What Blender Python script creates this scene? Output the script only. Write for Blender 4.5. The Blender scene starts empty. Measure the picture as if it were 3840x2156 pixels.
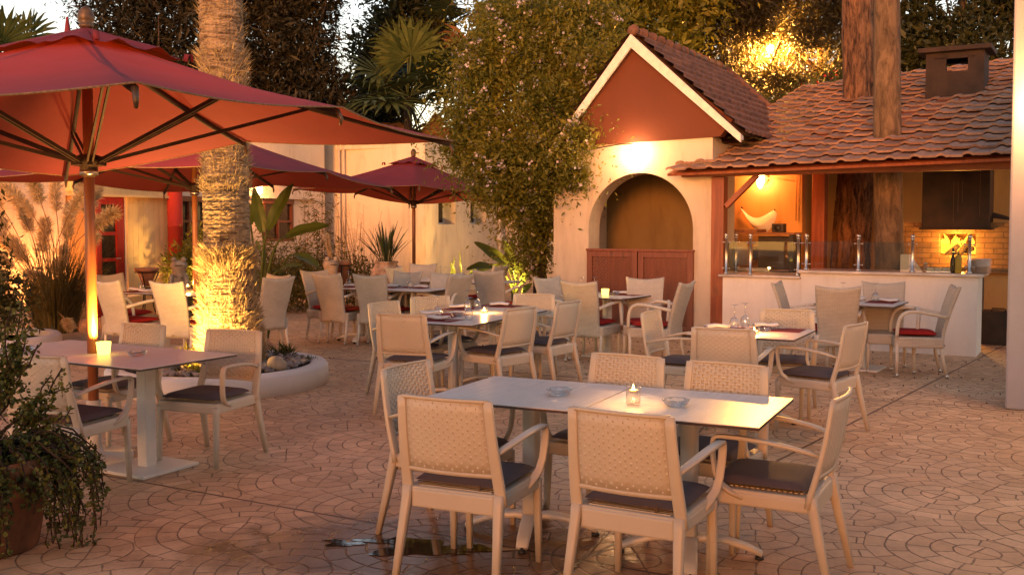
import bpy, bmesh, math, random
import numpy as np
from mathutils import Matrix, Vector
sc = bpy.context.scene
COL = sc.collection
PI = math.pi
R = math.radians
rnd = random.Random(7)
def U(a): return Vector((math.cos(R(a)), math.sin(R(a)), 0))
# ------------------------------------------------------------------ object helpers
def tag(o, label=None, cat=None, group=None, kind=None):
    if label: o['label'] = label
    if cat: o['category'] = cat
    if group: o['group'] = group
    if kind: o['kind'] = kind
    return o
def empty(name, loc, rz=0.0, label=None, cat=None, group=None):
    o = bpy.data.objects.new(name, None); COL.objects.link(o)
    o.empty_display_size = .1
    o.location = loc; o.rotation_euler = (0, 0, rz)
    return tag(o, label, cat, group)
def obj(name, mb, mat, parent=None, loc=None, rot=None):
    me = mb.mesh(name) if isinstance(mb, MB) else mb
    if not me.materials:
        for m in (mat if isinstance(mat, (list, tuple)) else [mat]): me.materials.append(m)
    o = bpy.data.objects.new(name, me); COL.objects.link(o)
    if parent: o.parent = parent
    if loc is not None: o.location = loc
    if rot is not None: o.rotation_euler = rot
    return o
def copy_tree(o, parent=None):
    c = o.copy(); COL.objects.link(c)
    if parent: c.parent = parent
    for ch in list(o.children): copy_tree(ch, c)
    return c
class MB:
    """collects shapes for ONE mesh"""
    def __init__(s): s.bm = bmesh.new(); s.M = Matrix.Identity(4)
    def _add(s, verts, faces, smooth=False, mi=0):
        vs = [s.bm.verts.new(s.M @ Vector(v)) for v in verts]
        for f in faces:
            try:
                fc = s.bm.faces.new([vs[i] for i in f]); fc.smooth = smooth; fc.material_index = mi
            except ValueError: pass
        return vs
    def box(s, c, size, rz=0, bev=0.0, mi=0, M=None, top=None):
        x, y, z = [d/2 for d in size]
        b = bmesh.new()
        bmesh.ops.create_cube(b, size=1)
        tx, ty = top if top else (1, 1)
        for v in b.verts:
            k = (tx, ty) if v.co.z > 0 else (1, 1)
            v.co = Vector((v.co.x*size[0]*k[0], v.co.y*size[1]*k[1], v.co.z*size[2]))
        if bev: bmesh.ops.bevel(b, geom=list(b.edges), offset=bev, segments=2, affect='EDGES', profile=.5)
        T = Matrix.Translation(c) @ Matrix.Rotation(rz, 4, 'Z')
        if M is not None: T = Matrix.Translation(c) @ M
        b.verts.index_update()
        s._add([T @ v.co for v in b.verts], [[v.index for v in f.verts] for f in b.faces], False, mi)
        b.free(); return s
    def bar(s, a, b, w, h=None, bev=0.0, up=(0, 0, 1), mi=0):
        """a rectangular bar from a to b, w across, h along up"""
        a, b = Vector(a), Vector(b); h = h or w
        d = b-a; L = d.length; y = d/L
        x = y.cross(Vector(up))
        if x.length < 1e-4: x = y.cross(Vector((1, 0, 0)))
        x.normalize(); z = x.cross(y)
        M = Matrix((x, y, z)).transposed().to_4x4()
        return s.box((a+b)/2, (w, L, h), bev=bev, mi=mi, M=M)
    def tube(s, pts, r, n=8, cap=True, mi=0, flat=None, smooth=True):
        """swept tube; r a number or a list; flat=(wx, wz) gives an elliptic/box section"""
        P = [Vector(p) for p in pts]; N = len(P)
        rr = r if isinstance(r, (list, tuple)) else [r]*N
        rings = []; prev = None
        for i in range(N):
            t = (P[min(i+1, N-1)]-P[max(i-1, 0)]).normalized()
            ref = Vector((0, 0, 1)) if abs(t.z) < .95 else Vector((0, 1, 0))
            if prev is None: x = t.cross(ref).normalized()
            else:
                x = prev - t*prev.dot(t)
                x = x.normalized() if x.length > 1e-5 else t.cross(ref).normalized()
            prev = x; z = x.cross(t)
            ring = []
            for k in range(n):
                a = 2*PI*k/n; cx, cz = math.cos(a), math.sin(a)
                if flat:
                    p = .38
                    cx = math.copysign(abs(cx)**p, cx)*flat[0]; cz = math.copysign(abs(cz)**p, cz)*flat[1]
                ring.append(P[i]+(x*cx+z*cz)*rr[i])
            rings.append(ring)
        vs = [v for g in rings for v in g]; fs = []
        for i in range(N-1):
            for k in range(n):
                fs.append((i*n+k, i*n+(k+1) % n, (i+1)*n+(k+1) % n, (i+1)*n+k))
        if cap: fs += [tuple(range(n))[::-1], tuple((N-1)*n+k for k in range(n))]
        s._add(vs, fs, smooth, mi); return s
    def lathe(s, prof, c=(0, 0, 0), n=24, mi=0, smooth=True, wob=None):
        vs, fs = [], []
        for i, (r, z) in enumerate(prof):
            for k in range(n):
                a = 2*PI*k/n; q = r*(wob(a, z) if wob else 1)
                vs.append((c[0]+q*math.cos(a), c[1]+q*math.sin(a), c[2]+z))
        for i in range(len(prof)-1):
            for k in range(n):
                fs.append((i*n+k, i*n+(k+1) % n, (i+1)*n+(k+1) % n, (i+1)*n+k))
        if prof[0][0] > 1e-4: fs.append(tuple(range(n))[::-1])
        if prof[-1][0] > 1e-4: fs.append(tuple((len(prof)-1)*n+k for k in range(n)))
        s._add(vs, fs, smooth, mi); return s
    def ball(s, c, r, n=16, m=10, sq=(1, 1, 1), mi=0):
        vs, fs = [], []
        for i in range(m+1):
            t = PI*i/m
            for k in range(n):
                a = 2*PI*k/n
                vs.append((c[0]+r*sq[0]*math.sin(t)*math.cos(a), c[1]+r*sq[1]*math.sin(t)*math.sin(a), c[2]+r*sq[2]*math.cos(t)))
        for i in range(m):
            for k in range(n): fs.append((i*n+k, (i+1)*n+k, (i+1)*n+(k+1) % n, i*n+(k+1) % n))
        s._add(vs, fs, True, mi); return s
    def grid(s, fn, nu, nv, smooth=True, mi=0, flip=False):
        vs = [fn(i/nu, j/nv) for j in range(nv+1) for i in range(nu+1)]
        fs = []
        for j in range(nv):
            for i in range(nu):
                q = (j*(nu+1)+i, j*(nu+1)+i+1, (j+1)*(nu+1)+i+1, (j+1)*(nu+1)+i)
                fs.append(q[::-1] if flip else q)
        s._add(vs, fs, smooth, mi); return s
    def slab(s, fn, nu, nv, th, smooth=True, mi=0):
        """closed sheet: fn(u,v)->(pos, normal); thickness th centred"""
        A = [fn(i/nu, j/nv) for j in range(nv+1) for i in range(nu+1)]
        vs = [Vector(p)+Vector(n)*th/2 for p, n in A]+[Vector(p)-Vector(n)*th/2 for p, n in A]
        W = nu+1; H = nv+1; O = W*H; fs = []
        for j in range(nv):
            for i in range(nu):
                q = (j*W+i, j*W+i+1, (j+1)*W+i+1, (j+1)*W+i)
                fs.append(q); fs.append(tuple(O+k for k in q[::-1]))
        for i in range(nu):
            fs.append((i+1, i, O+i, O+i+1)); k = nv*W; fs.append((k+i, k+i+1, O+k+i+1, O+k+i))
        for j in range(nv):
            fs.append((j*W, (j+1)*W, O+(j+1)*W, O+j*W)); k = nu; fs.append(((j+1)*W+k, j*W+k, O+j*W+k, O+(j+1)*W+k))
        s._add(vs, fs, smooth, mi); return s
    def prism(s, poly, y0, y1, mi=0, axis='y'):
        """extrude polygon given as (x,z) along y (or (x,y) along z)"""
        n = len(poly)
        if axis == 'y': vs = [(p[0], y0, p[1]) for p in poly]+[(p[0], y1, p[1]) for p in poly]
        else: vs = [(p[0], p[1], y0) for p in poly]+[(p[0], p[1], y1) for p in poly]
        fs = [tuple(range(n)), tuple(range(2*n-1, n-1, -1))]+[(i, i+n, (i+1) % n+n, (i+1) % n) for i in range(n)]
        s._add(vs, fs, False, mi); return s
    def quad(s, a, b, c, d, mi=0): s._add([a, b, c, d], [(0, 1, 2, 3)], False, mi); return s
    def mesh(s, name):
        bmesh.ops.recalc_face_normals(s.bm, faces=s.bm.faces)
        me = bpy.data.meshes.new(name); s.bm.to_mesh(me); s.bm.free(); return me
def np_mesh(name, verts, nper, mat_idx=None, smooth=False):
    """mesh from an (N*nper,3) array, each face nper own vertices"""
    V = np.asarray(verts, np.float32).reshape(-1, 3); n = len(V)//nper
    me = bpy.data.meshes.new(name)
    me.vertices.add(len(V)); me.vertices.foreach_set('co', V.ravel())
    me.loops.add(len(V)); me.loops.foreach_set('vertex_index', np.arange(len(V), dtype=np.int32))
    me.polygons.add(n)
    me.polygons.foreach_set('loop_start', np.arange(n, dtype=np.int32)*nper)
    me.polygons.foreach_set('loop_total', np.full(n, nper, np.int32))
    if mat_idx is not None: me.polygons.foreach_set('material_index', np.asarray(mat_idx, np.int32))
    me.update(); me.validate(); return me
# ------------------------------------------------------------------ node helpers
class E:
    """tiny expression wrapper round shader math nodes"""
    def __init__(s, nt, sock): s.nt = nt; s.k = sock
    def _m(s, op, *a):
        n = s.nt.nodes.new('ShaderNodeMath'); n.operation = op
        for i, v in enumerate((s,)+a):
            if isinstance(v, E): s.nt.links.new(v.k, n.inputs[i])
            else: n.inputs[i].default_value = v
        return E(s.nt, n.outputs[0])
    def __add__(s, b): return s._m('ADD', b)
    __radd__ = __add__
    def __sub__(s, b): return s._m('SUBTRACT', b)
    def __rsub__(s, b): return (s*-1)+b
    def __mul__(s, b): return s._m('MULTIPLY', b)
    __rmul__ = __mul__
    def __truediv__(s, b): return s._m('DIVIDE', b)
    def floor(s): return s._m('FLOOR')
    def frac(s): return s._m('FRACT')
    def round(s): return s._m('ROUND')
    def abs(s): return s._m('ABSOLUTE')
    def sqrt(s): return s._m('SQRT')
    def sin(s): return s._m('SINE')
    def atan2(s, b): return s._m('ARCTAN2', b)
    def min(s, b): return s._m('MINIMUM', b)
    def max(s, b): return s._m('MAXIMUM', b)
    def lt(s, b): return s._m('LESS_THAN', b)
    def gt(s, b): return s._m('GREATER_THAN', b)
    def mod(s, b): return s._m('FLOORED_MODULO', b)
    def clamp(s): n = s._m('ADD', 0.0); n.k.node.use_clamp = True; return n
    def step(s, a, b):
        n = s.nt.nodes.new('ShaderNodeMapRange'); n.interpolation_type = 'SMOOTHSTEP'
        s.nt.links.new(s.k, n.inputs[0]); n.inputs[1].default_value = a; n.inputs[2].default_value = b
        return E(s.nt, n.outputs[0])
def mixe(a, b, t): return a+(b-a)*t
class Mat:
    def __init__(s, name):
        s.m = bpy.data.materials.new(name); s.m.use_nodes = True; s.nt = s.m.node_tree
        s.N = s.nt.nodes; s.L = s.nt.links
        s.p = s.N['Principled BSDF']; s.out = s.N['Material Output']
    def new(s, t, **kw):
        n = s.N.new(t)
        for k, v in kw.items(): setattr(n, k, v)
        return n
    def coord(s, kind='Object', scale=(1, 1, 1), rot=(0, 0, 0), loc=(0, 0, 0)):
        c = s.new('ShaderNodeTexCoord'); m = s.new('ShaderNodeMapping')
        s.L.new(c.outputs[kind], m.inputs[0])
        m.inputs['Scale'].default_value = scale; m.inputs['Rotation'].default_value = rot; m.inputs['Location'].default_value = loc
        return m.outputs[0]
    def world(s, scale=(1, 1, 1), rot=(0, 0, 0)):
        g = s.new('ShaderNodeNewGeometry'); m = s.new('ShaderNodeMapping'); s.L.new(g.outputs['Position'], m.inputs[0])
        m.inputs['Scale'].default_value = scale; m.inputs['Rotation'].default_value = rot
        return m.outputs[0]
    def noise(s, vec, scale, detail=4, rough=.55, dist=0):
        n = s.new('ShaderNodeTexNoise'); s.L.new(vec, n.inputs['Vector'])
        n.inputs['Scale'].default_value = scale; n.inputs['Detail'].default_value = detail
        n.inputs['Roughness'].default_value = rough; n.inputs['Distortion'].default_value = dist
        return n.outputs['Fac']
    def ramp(s, fac, stops):
        n = s.new('ShaderNodeValToRGB'); s.L.new(fac, n.inputs[0])
        e = n.color_ramp.elements
        while len(e) < len(stops): e.new(.5)
        for x, (p, c) in zip(e, stops):
            x.position = p; x.color = (*c, 1) if len(c) == 3 else c
        return n.outputs[0]
    def mix(s, a, b, fac, mode='MIX'):
        n = s.new('ShaderNodeMix', data_type='RGBA', blend_type=mode)
        for sock, v in ((n.inputs[0], fac), (n.inputs[6], a), (n.inputs[7], b)):
            if hasattr(v, 'is_output'): s.L.new(v, sock)
            elif isinstance(v, E): s.L.new(v.k, sock)
            else: sock.default_value = v if not isinstance(v, tuple) else (*v, 1)
        return n.outputs[2]
    def bump(s, h, strength=.3, dist=.01, normal=None):
        n = s.new('ShaderNodeBump'); s.L.new(h, n.inputs['Height'])
        n.inputs['Strength'].default_value = strength; n.inputs['Distance'].default_value = dist
        if normal is not None: s.L.new(normal, n.inputs['Normal'])
        s.L.new(n.outputs[0], s.p.inputs['Normal']); return n.outputs[0]
    def set(s, **kw):
        for k, v in kw.items():
            i = s.p.inputs[k.replace('_', ' ')]
            if hasattr(v, 'is_output'): s.L.new(v, i)
            elif isinstance(v, E): s.L.new(v.k, i)
            else: i.default_value = (*v, 1) if isinstance(v, tuple) and len(v) == 3 else v
        return s
    def translucent(s, col, fac):
        t = s.new('ShaderNodeBsdfTranslucent'); mx = s.new('ShaderNodeMixShader')
        if hasattr(col, 'is_output'): s.L.new(col, t.inputs[0])
        else: t.inputs[0].default_value = (*col, 1)
        mx.inputs[0].default_value = fac
        s.L.new(s.p.outputs[0], mx.inputs[1]); s.L.new(t.outputs[0], mx.inputs[2]); s.L.new(mx.outputs[0], s.out.inputs[0])
        return s
def simple(name, col, rough=.5, metal=0.0, var=.12, nscale=6, bump=0.0, bscale=60, bdist=.004, spec=.5):
    m = Mat(name); w = m.world()
    n = m.noise(w, nscale, 5)
    dark = tuple(c*(1-var*1.4) for c in col); lite = tuple(min(1, c*(1+var)) for c in col)
    m.set(Base_Color=m.ramp(n, [(.3, dark), (.7, lite)]), Roughness=rough, Metallic=metal)
    m.p.inputs['Specular IOR Level'].default_value = spec
    if bump: m.bump(m.noise(w, bscale, 4), bump, bdist)
    return m.m
def emit(name, col, strength):
    m = Mat(name); e = m.new('ShaderNodeEmission'); e.inputs[0].default_value = (*col, 1); e.inputs[1].default_value = strength
    m.L.new(e.outputs[0], m.out.inputs[0]); return m.m
def lamp(name, loc, power, col, radius=.05, kind='POINT', **kw):
    d = bpy.data.lights.new(name, kind); d.energy = power; d.color = col
    if kind in ('POINT', 'SPOT'): d.shadow_soft_size = radius
    for k, v in kw.items(): setattr(d, k, v)
    o = bpy.data.objects.new(name, d); COL.objects.link(o); o.location = loc
    return o
# ------------------------------------------------------------------ materials
def m_ground():
    m = Mat('stamped_concrete'); nt = m.nt
    g = m.new('ShaderNodeNewGeometry')
    # gentle wander of the joints
    n1 = m.new('ShaderNodeTexNoise'); m.L.new(g.outputs['Position'], n1.inputs['Vector']); n1.inputs['Scale'].default_value = 3.2; n1.inputs['Detail'].default_value = 3
    off = m.new('ShaderNodeVectorMath', operation='MULTIPLY_ADD'); m.L.new(n1.outputs['Color'], off.inputs[0])
    off.inputs[1].default_value = (.05, .05, 0); m.L.new(g.outputs['Position'], off.inputs[2])
    rot = m.new('ShaderNodeMapping'); m.L.new(off.outputs[0], rot.inputs[0]); rot.inputs['Rotation'].default_value = (0, 0, R(14))
    s = m.new('ShaderNodeSeparateXYZ'); m.L.new(rot.outputs[0], s.inputs[0])
    p = E(nt, s.outputs[0]); q = E(nt, s.outputs[1])
    w = 1.06; h = w/2; Rr = w/2; dr = Rr/5
    j1 = (p/h).floor()+1.0
    q1 = ((q/w)-(j1.mod(2.0)*.5)).round()+(j1.mod(2.0)*.5)
    dp1 = p-j1*h; dq1 = q-q1*w
    r1 = (dp1*dp1+dq1*dq1).sqrt()
    j0 = j1-1.0
    q0 = ((q/w)-(j0.mod(2.0)*.5)).round()+(j0.mod(2.0)*.5)
    dp0 = p-j0*h; dq0 = q-q0*w
    r0 = (dp0*dp0+dq0*dq0).sqrt()
    t = r1.lt(Rr)
    r = mixe(r0, r1, t); dp = mixe(dp0, dp1, t); dq = mixe(dq0, dq1, t); jj = mixe(j0, j1, t); qq = mixe(q0, q1, t)
    th = dq.atan2(dp)
    k = (r/dr).floor()
    fr = (r/dr).frac()
    nst = ((k+.5)*(dr*2*PI/.165)).round().max(4.0)
    a = th/(2*PI)*nst+k*.37+jj*.21
    fa = a.frac()
    da = fa.min(fa*-1+1.0)*((r*(2*PI))/nst)     # metres to radial joint
    db = fr.min(fr*-1+1.0)*dr                     # metres to arc joint
    d = da.min(db)
    # straight cut joints
    P3 = m.new('ShaderNodeSeparateXYZ'); m.L.new(g.outputs['Position'], P3.inputs[0])
    X = E(nt, P3.outputs[0]); Y = E(nt, P3.outputs[1])
    cuts = None
    for (x0, y0, x1, y1) in CUTS:
        L = math.hypot(x1-x0, y1-y0); nx, ny = -(y1-y0)/L, (x1-x0)/L
        c = (X*nx+Y*ny+(-(x0*nx+y0*ny))).abs()
        cuts = c if cuts is None else cuts.min(c)
    wob = E(nt, m.noise(g.outputs['Position'], 28, 3))
    line = (d+(wob-.5)*.010).step(.0010, .0068)
    cut = (cuts+(wob-.5)*.008).step(.006, .014)
    fade = E(nt, m.noise(g.outputs['Position'], 2.1, 4, .7)).step(.30, .62)*.45+.55
    joint = ((line*-1+1.0)*fade*-1+1.0).min(cut)
    # stone colours
    cv = m.new('ShaderNodeCombineXYZ')
    for i, e in enumerate((a.floor()+qq*13.0, k+jj*7.0, qq)): m.L.new(e.k, cv.inputs[i])
    wn = m.new('ShaderNodeTexWhiteNoise'); m.L.new(cv.outputs[0], wn.inputs[0])
    big = m.noise(g.outputs['Position'], .55, 5, .6); mid = m.noise(g.outputs['Position'], 5, 6, .65); fine = m.noise(g.outputs['Position'], 55, 4, .7)
    c = m.ramp(wn.outputs['Value'], [(0, (.66, .43, .255)), (.5, (.74, .50, .31)), (1, (.82, .58, .37))])
    c = m.mix(c, m.ramp(mid, [(.25, (.55, .5, .46)), (.75, (1.15, 1.1, 1.05))]), .75, 'MULTIPLY')
    c = m.mix(c, m.ramp(big, [(.3, (.62, .58, .54)), (.65, (1.1, 1.08, 1.05))]), .8, 'MULTIPLY')
    c = m.mix(c, m.ramp(fine, [(.3, (.75, .72, .7)), (.7, (1.1, 1.1, 1.1))]), .6, 'MULTIPLY')
    c = m.mix((.13, .068, .038), c, joint)
    # damp patches darken and gloss the concrete round the puddle
    dx = X-PUD[0]; dy = Y-PUD[1]
    wet0 = ((dx*dx*.55+dy*dy*2.2).sqrt()+(E(nt, mid)-.5)*1.1)
    wet = (wet0*-1+1.25).step(.15, .7)
    dn = E(nt, m.noise(g.outputs['Position'], .9, 4)).step(.55, .72)*.45
    near = (Y*-1+6.2).step(0.0, 1.4)
    wet = wet.max(dn*near)
    c = m.mix(c, m.mix(c, (.36, .28, .24), 1.0, 'MULTIPLY'), wet)
    rough = mixe(E(nt, mid)*.35+.42, wob*.12+.16, wet)
    m.set(Base_Color=c, Roughness=rough)
    hgt = joint*1.0+E(nt, mid)*.35+E(nt, fine)*.12
    m.bump(hgt.k, .55, .012)
    return m.m
def m_plaster(name, col, stain=.25, bump=.25):
    m = Mat(name); w = m.world(); ws = m.world(scale=(1, 1, .18))
    n = m.noise(w, 1.3, 6, .65); v = m.noise(ws, 5, 6, .7); f = m.noise(w, 70, 3, .6)
    c = m.ramp(n, [(.25, tuple(x*.86 for x in col)), (.75, tuple(min(1, x*1.05) for x in col))])
    st = m.ramp(v, [(.5, (1, 1, 1)), (.78, (1-stain*1.3, 1-stain*1.5, 1-stain*1.7))])
    m.set(Base_Color=m.mix(c, st, .8, 'MULTIPLY'), Roughness=.82)
    hh = m.mix(f, m.noise(w, 14, 5), .5)
    m.bump(hh, bump, .006)
    return m.m
def m_wood(name, a, b, axis='z', rough=.45, scale=9):
    m = Mat(name); sc3 = {'z': (1, 1, .08), 'x': (.08, 1, 1), 'y': (1, .08, 1)}[axis]
    o = m.coord('Object', sc3); n = m.noise(o, scale*2, 6, .6, .8); f = m.noise(o, scale*9, 3)
    k = m.noise(m.coord('Object', (1, 1, .35)), 5.5, 2)
    c = m.ramp(n, [(.28, a), (.72, b)])
    c = m.mix(c, m.ramp(k, [(.24, (.25, .2, .18)), (.34, (1, 1, 1))]), .8, 'MULTIPLY')
    c = m.mix(c, m.ramp(f, [(.3, (.75, .75, .75)), (.7, (1.1, 1.1, 1.1))]), .5, 'MULTIPLY')
    m.set(Base_Color=c, Roughness=rough); m.bump(n, .2, .004)
    return m.m
def m_leaf(name, a, b, trans=.35, rough=.5, scale=2.2):
    m = Mat(name); w = m.world(); n = m.noise(w, scale, 4, .7)
    g = m.new('ShaderNodeNewGeometry')
    c = m.ramp(n, [(.3, a), (.7, b)])
    c = m.mix(c, m.ramp(g.outputs['Random Per Island'], [(0, (.55, .6, .5)), (1, (1.45, 1.35, 1.2))]), .8, 'MULTIPLY')
    m.set(Base_Color=c, Roughness=rough); m.p.inputs['Specular IOR Level'].default_value = .35
    m.translucent(c, trans); return m.m
def m_fabric(name, col, trans=0.0, bump=.25, rough=.85, scale=420, var=.15):
    m = Mat(name); o = m.coord('Object'); n = m.noise(o, 3, 5, .6); f = m.noise(o, scale, 2)
    wr = m.noise(m.coord('Object', (1, 1, .5)), 7, 3)
    c = m.ramp(n, [(.3, tuple(x*(1-var) for x in col)), (.7, tuple(min(1, x*(1+var)) for x in col))])
    m.set(Base_Color=c, Roughness=rough); m.p.inputs['Specular IOR Level'].default_value = .25
    hh = m.mix(f, wr, .6); m.bump(hh, bump, .01)
    if trans: m.translucent(c, trans)
    return m.m
def m_wicker(name, col):
    m = Mat(name); o = m.coord('UV', (1, 1, 1))
    b = m.new('ShaderNodeTexBrick'); m.L.new(o, b.inputs['Vector'])
    b.inputs['Color1'].default_value = (1, 1, 1, 1); b.inputs['Color2'].default_value = (.82, .82, .82, 1); b.inputs['Mortar'].default_value = (0, 0, 0, 1)
    b.inputs['Scale'].default_value = 1; b.inputs['Mortar Size'].default_value = .003; b.inputs['Mortar Smooth'].default_value = .9
    b.inputs['Brick Width'].default_value = .034; b.inputs['Row Height'].default_value = .0145; b.inputs['Bias'].default_value = 0
    n = m.noise(m.coord('Object'), 8, 4)
    c = m.ramp(n, [(.3, tuple(x*.88 for x in col)), (.7, tuple(x*1.04 for x in col))])
    c = m.mix(m.mix(c, (.55, .5, .45), 1, 'MULTIPLY'), c, b.outputs['Color'])
    m.set(Base_Color=c, Roughness=.5); m.bump(b.outputs['Color'], .6, .006)
    return m.m
def m_thin_glass(name, tint=(.95, .97, .95), refl=.12, rough=.02):
    m = Mat(name); t = m.new('ShaderNodeBsdfTransparent'); t.inputs[0].default_value = (*tint, 1)
    g = m.new('ShaderNodeBsdfGlossy'); g.inputs['Roughness'].default_value = rough
    lw = m.new('ShaderNodeLayerWeight'); lw.inputs[0].default_value = .35
    mr = m.new('ShaderNodeMapRange'); m.L.new(lw.outputs['Facing'], mr.inputs[0]); mr.inputs[3].default_value = refl*.35; mr.inputs[4].default_value = min(1, refl*5)
    mx = m.new('ShaderNodeMixShader'); m.L.new(mr.outputs[0], mx.inputs[0]); m.L.new(t.outputs[0], mx.inputs[1]); m.L.new(g.outputs[0], mx.inputs[2])
    m.L.new(mx.outputs[0], m.out.inputs[0]); return m.m
def m_brick(name, c1, c2, mortar, bw=.22, rh=.075):
    m = Mat(name); o = m.coord('Object', (1, 1, 1))
    sp = m.new('ShaderNodeSeparateXYZ'); m.L.new(o, sp.inputs[0]); cb = m.new('ShaderNodeCombineXYZ')
    m.L.new(sp.outputs[0], cb.inputs[0]); m.L.new(sp.outputs[2], cb.inputs[1])
    b = m.new('ShaderNodeTexBrick'); m.L.new(cb.outputs[0], b.inputs['Vector'])
    b.inputs['Color1'].default_value = (*c1, 1); b.inputs['Color2'].default_value = (*c2, 1); b.inputs['Mortar'].default_value = (*mortar, 1)
    b.inputs['Scale'].default_value = 1; b.inputs['Mortar Size'].default_value = .008; b.inputs['Brick Width'].default_value = bw; b.inputs['Row Height'].default_value = rh
    n = m.noise(o, 9, 5, .7)
    c = m.mix(b.outputs['Color'], m.ramp(n, [(.3, (.45, .4, .36)), (.7, (1.15, 1.1, 1.05))]), .8, 'MULTIPLY')
    m.set(Base_Color=c, Roughness=.85)
    hh = m.mix(b.outputs['Fac'], n, .3); inv = m.new('ShaderNodeInvert'); m.L.new(hh, inv.inputs[1]); m.bump(inv.outputs[0], .6, .01)
    return m.m
def m_bark(name, a, b, sc3=(1, 1, .18), scale=14, bump=1.0, dist=.05):
    m = Mat(name); o = m.coord('Object', sc3); n = m.noise(o, scale, 6, .7, .6); f = m.noise(m.coord('Object'), 60, 4)
    big = m.noise(m.coord('Object'), 1.6, 4)
    c = m.ramp(n, [(.38, a), (.60, b)]); c = m.mix(c, m.ramp(big, [(.35, (.6, .58, .55)), (.65, (1.15, 1.12, 1.1))]), .7, 'MULTIPLY')
    m.set(Base_Color=c, Roughness=.9); hh = m.mix(n, f, .25); m.bump(hh, bump, dist)
    return m.m
CUTS = [(-2.29, 6.18, .335, 4.74), (-.52, 11.05, 4.6, 8.48), (.05, 4.35, .335, 4.74), (.335, 4.74, 2.2, 9.68), (-2.9, 12.3, -.52, 11.05)]
PUD = (-.42, 4.93)
M = {}
M['ground'] = m_ground()
M['plaster'] = m_plaster('cream_plaster', (.60, .49, .37))
M['white_plaster'] = m_plaster('white_plaster', (.76, .71, .66), .12)
M['back_plaster'] = m_plaster('pale_plaster', (.68, .585, .47), .3)
M['yellow_boards'] = m_plaster('yellow_plaster', (.72, .52, .25), .15, .1)
M['shaded_white'] = m_plaster('shaded_white_plaster', (.46, .40, .38), .1)  # white plaster darkened: the right wall's shade is put into its colour
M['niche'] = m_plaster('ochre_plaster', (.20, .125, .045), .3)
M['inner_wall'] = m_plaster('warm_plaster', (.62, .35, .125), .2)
M['gable'] = m_plaster('red_board', (.125, .030, .009), .1, .12)
M['red_column'] = m_plaster('red_paint', (.48, .035, .015), .1, .1)
M['barge'] = simple('white_painted_timber', (.74, .68, .6), .6, var=.12, nscale=9, bump=.3, bscale=40)
M['wood_red'] = m_wood('stained_timber', (.17, .036, .012), (.34, .088, .028))
M['wood_red_x'] = m_wood('stained_timber_beam', (.17, .036, .012), (.34, .088, .028), 'x')
M['lattice'] = m_wood('stained_lattice', (.15, .04, .02), (.25, .075, .035))
M['door_red'] = m_wood('red_lacquer', (.22, .012, .01), (.34, .025, .016), rough=.3)
M['window_wood'] = m_wood('window_timber', (.10, .028, .014), (.17, .05, .024), rough=.4)
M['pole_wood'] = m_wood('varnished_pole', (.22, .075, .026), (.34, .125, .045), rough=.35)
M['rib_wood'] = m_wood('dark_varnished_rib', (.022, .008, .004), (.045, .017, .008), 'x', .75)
m = Mat('clay_tile'); w_ = m.world(); g_ = m.new('ShaderNodeNewGeometry')
c_ = m.ramp(g_.outputs['Random Per Island'], [(0, (.25, .125, .08)), (.35, (.34, .185, .12)), (.7, (.38, .22, .155)), (1, (.29, .175, .135))])
c_ = m.mix(c_, m.ramp(m.noise(w_, 3.5, 6, .7), [(.28, (.50, .46, .44)), (.62, (1.1, 1.1, 1.1))]), .85, 'MULTIPLY'); c_ = m.mix(c_, m.ramp(m.noise(w_, 38, 4, .7), [(.3, (.7, .68, .66)), (.6, (1.1, 1.1, 1.1))]), .6, 'MULTIPLY')
m.set(Base_Color=c_, Roughness=.88); m.bump(m.noise(w_, 45, 4), .35, .006); M['tile'] = m.m
M['dark_tile'] = simple('brown_tile', (.17, .075, .045), .8, var=.4, nscale=6, bump=.4, bscale=40)
M['resin'] = simple('white_resin', (.56, .485, .385), .42, var=.05, nscale=3)
M['wicker'] = m_wicker('white_wicker', (.64, .57, .475))
M['wicker_tube'] = simple('white_wicker_wrap', (.62, .55, .455), .5, var=.08, nscale=40, bump=.5, bscale=160, bdist=.003)
M['grey_cushion'] = m_fabric('grey_cushion_cloth', (.105, .082, .088), rough=.7)
M['red_cushion'] = m_fabric('red_cushion_cloth', (.36, .018, .014))
m_canvas = m_fabric('burgundy_canvas', (.20, .033, .046), .15, .12, .8, 500, .1)
for n_ in m_canvas.node_tree.nodes:
    if n_.bl_idname == 'ShaderNodeBsdfTranslucent':
        for l_ in list(n_.inputs[0].links): m_canvas.node_tree.links.remove(l_)
        n_.inputs[0].default_value = (.85, .085, .006, 1)      # the weave passes mostly red light
M['canopy'] = m_canvas
M['rope'] = simple('rope_edge', (.26, .15, .08), .9, var=.3, nscale=60)
M['bronze'] = simple('aged_finial', (.12, .068, .034), .45, .3, var=.3, nscale=20)
def m_laminate(name, col):
    m = Mat(name); o = m.coord('Object', (1, .06, 1)); n = m.noise(o, 90, 4, .7); b = m.noise(m.coord('Object'), 2.5, 5, .6)
    c = m.ramp(n, [(.3, tuple(x*.78 for x in col)), (.7, tuple(min(1, x*1.08) for x in col))])
    c = m.mix(c, m.ramp(b, [(.3, (.93, .93, .93)), (.7, (1.05, 1.05, 1.05))]), .7, 'MULTIPLY')
    m.set(Base_Color=c, Roughness=E(m.nt, n)*.14+.26); m.p.inputs['Specular IOR Level'].default_value = .6
    m.bump(n, .06, .002); return m.m
M['laminate'] = m_laminate('grey_laminate', (.70, .665, .65))
M['core'] = simple('dark_laminate_core', (.06, .035, .028), .6)
M['table_metal'] = simple('white_powder_coat', (.70, .66, .6), .4, var=.06, nscale=4)
M['black'] = simple('black_plastic', (.02, .02, .02), .5)
M['steel'] = simple('brushed_steel', (.62, .58, .54), .28, 1.0, var=.1, nscale=30)
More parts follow.
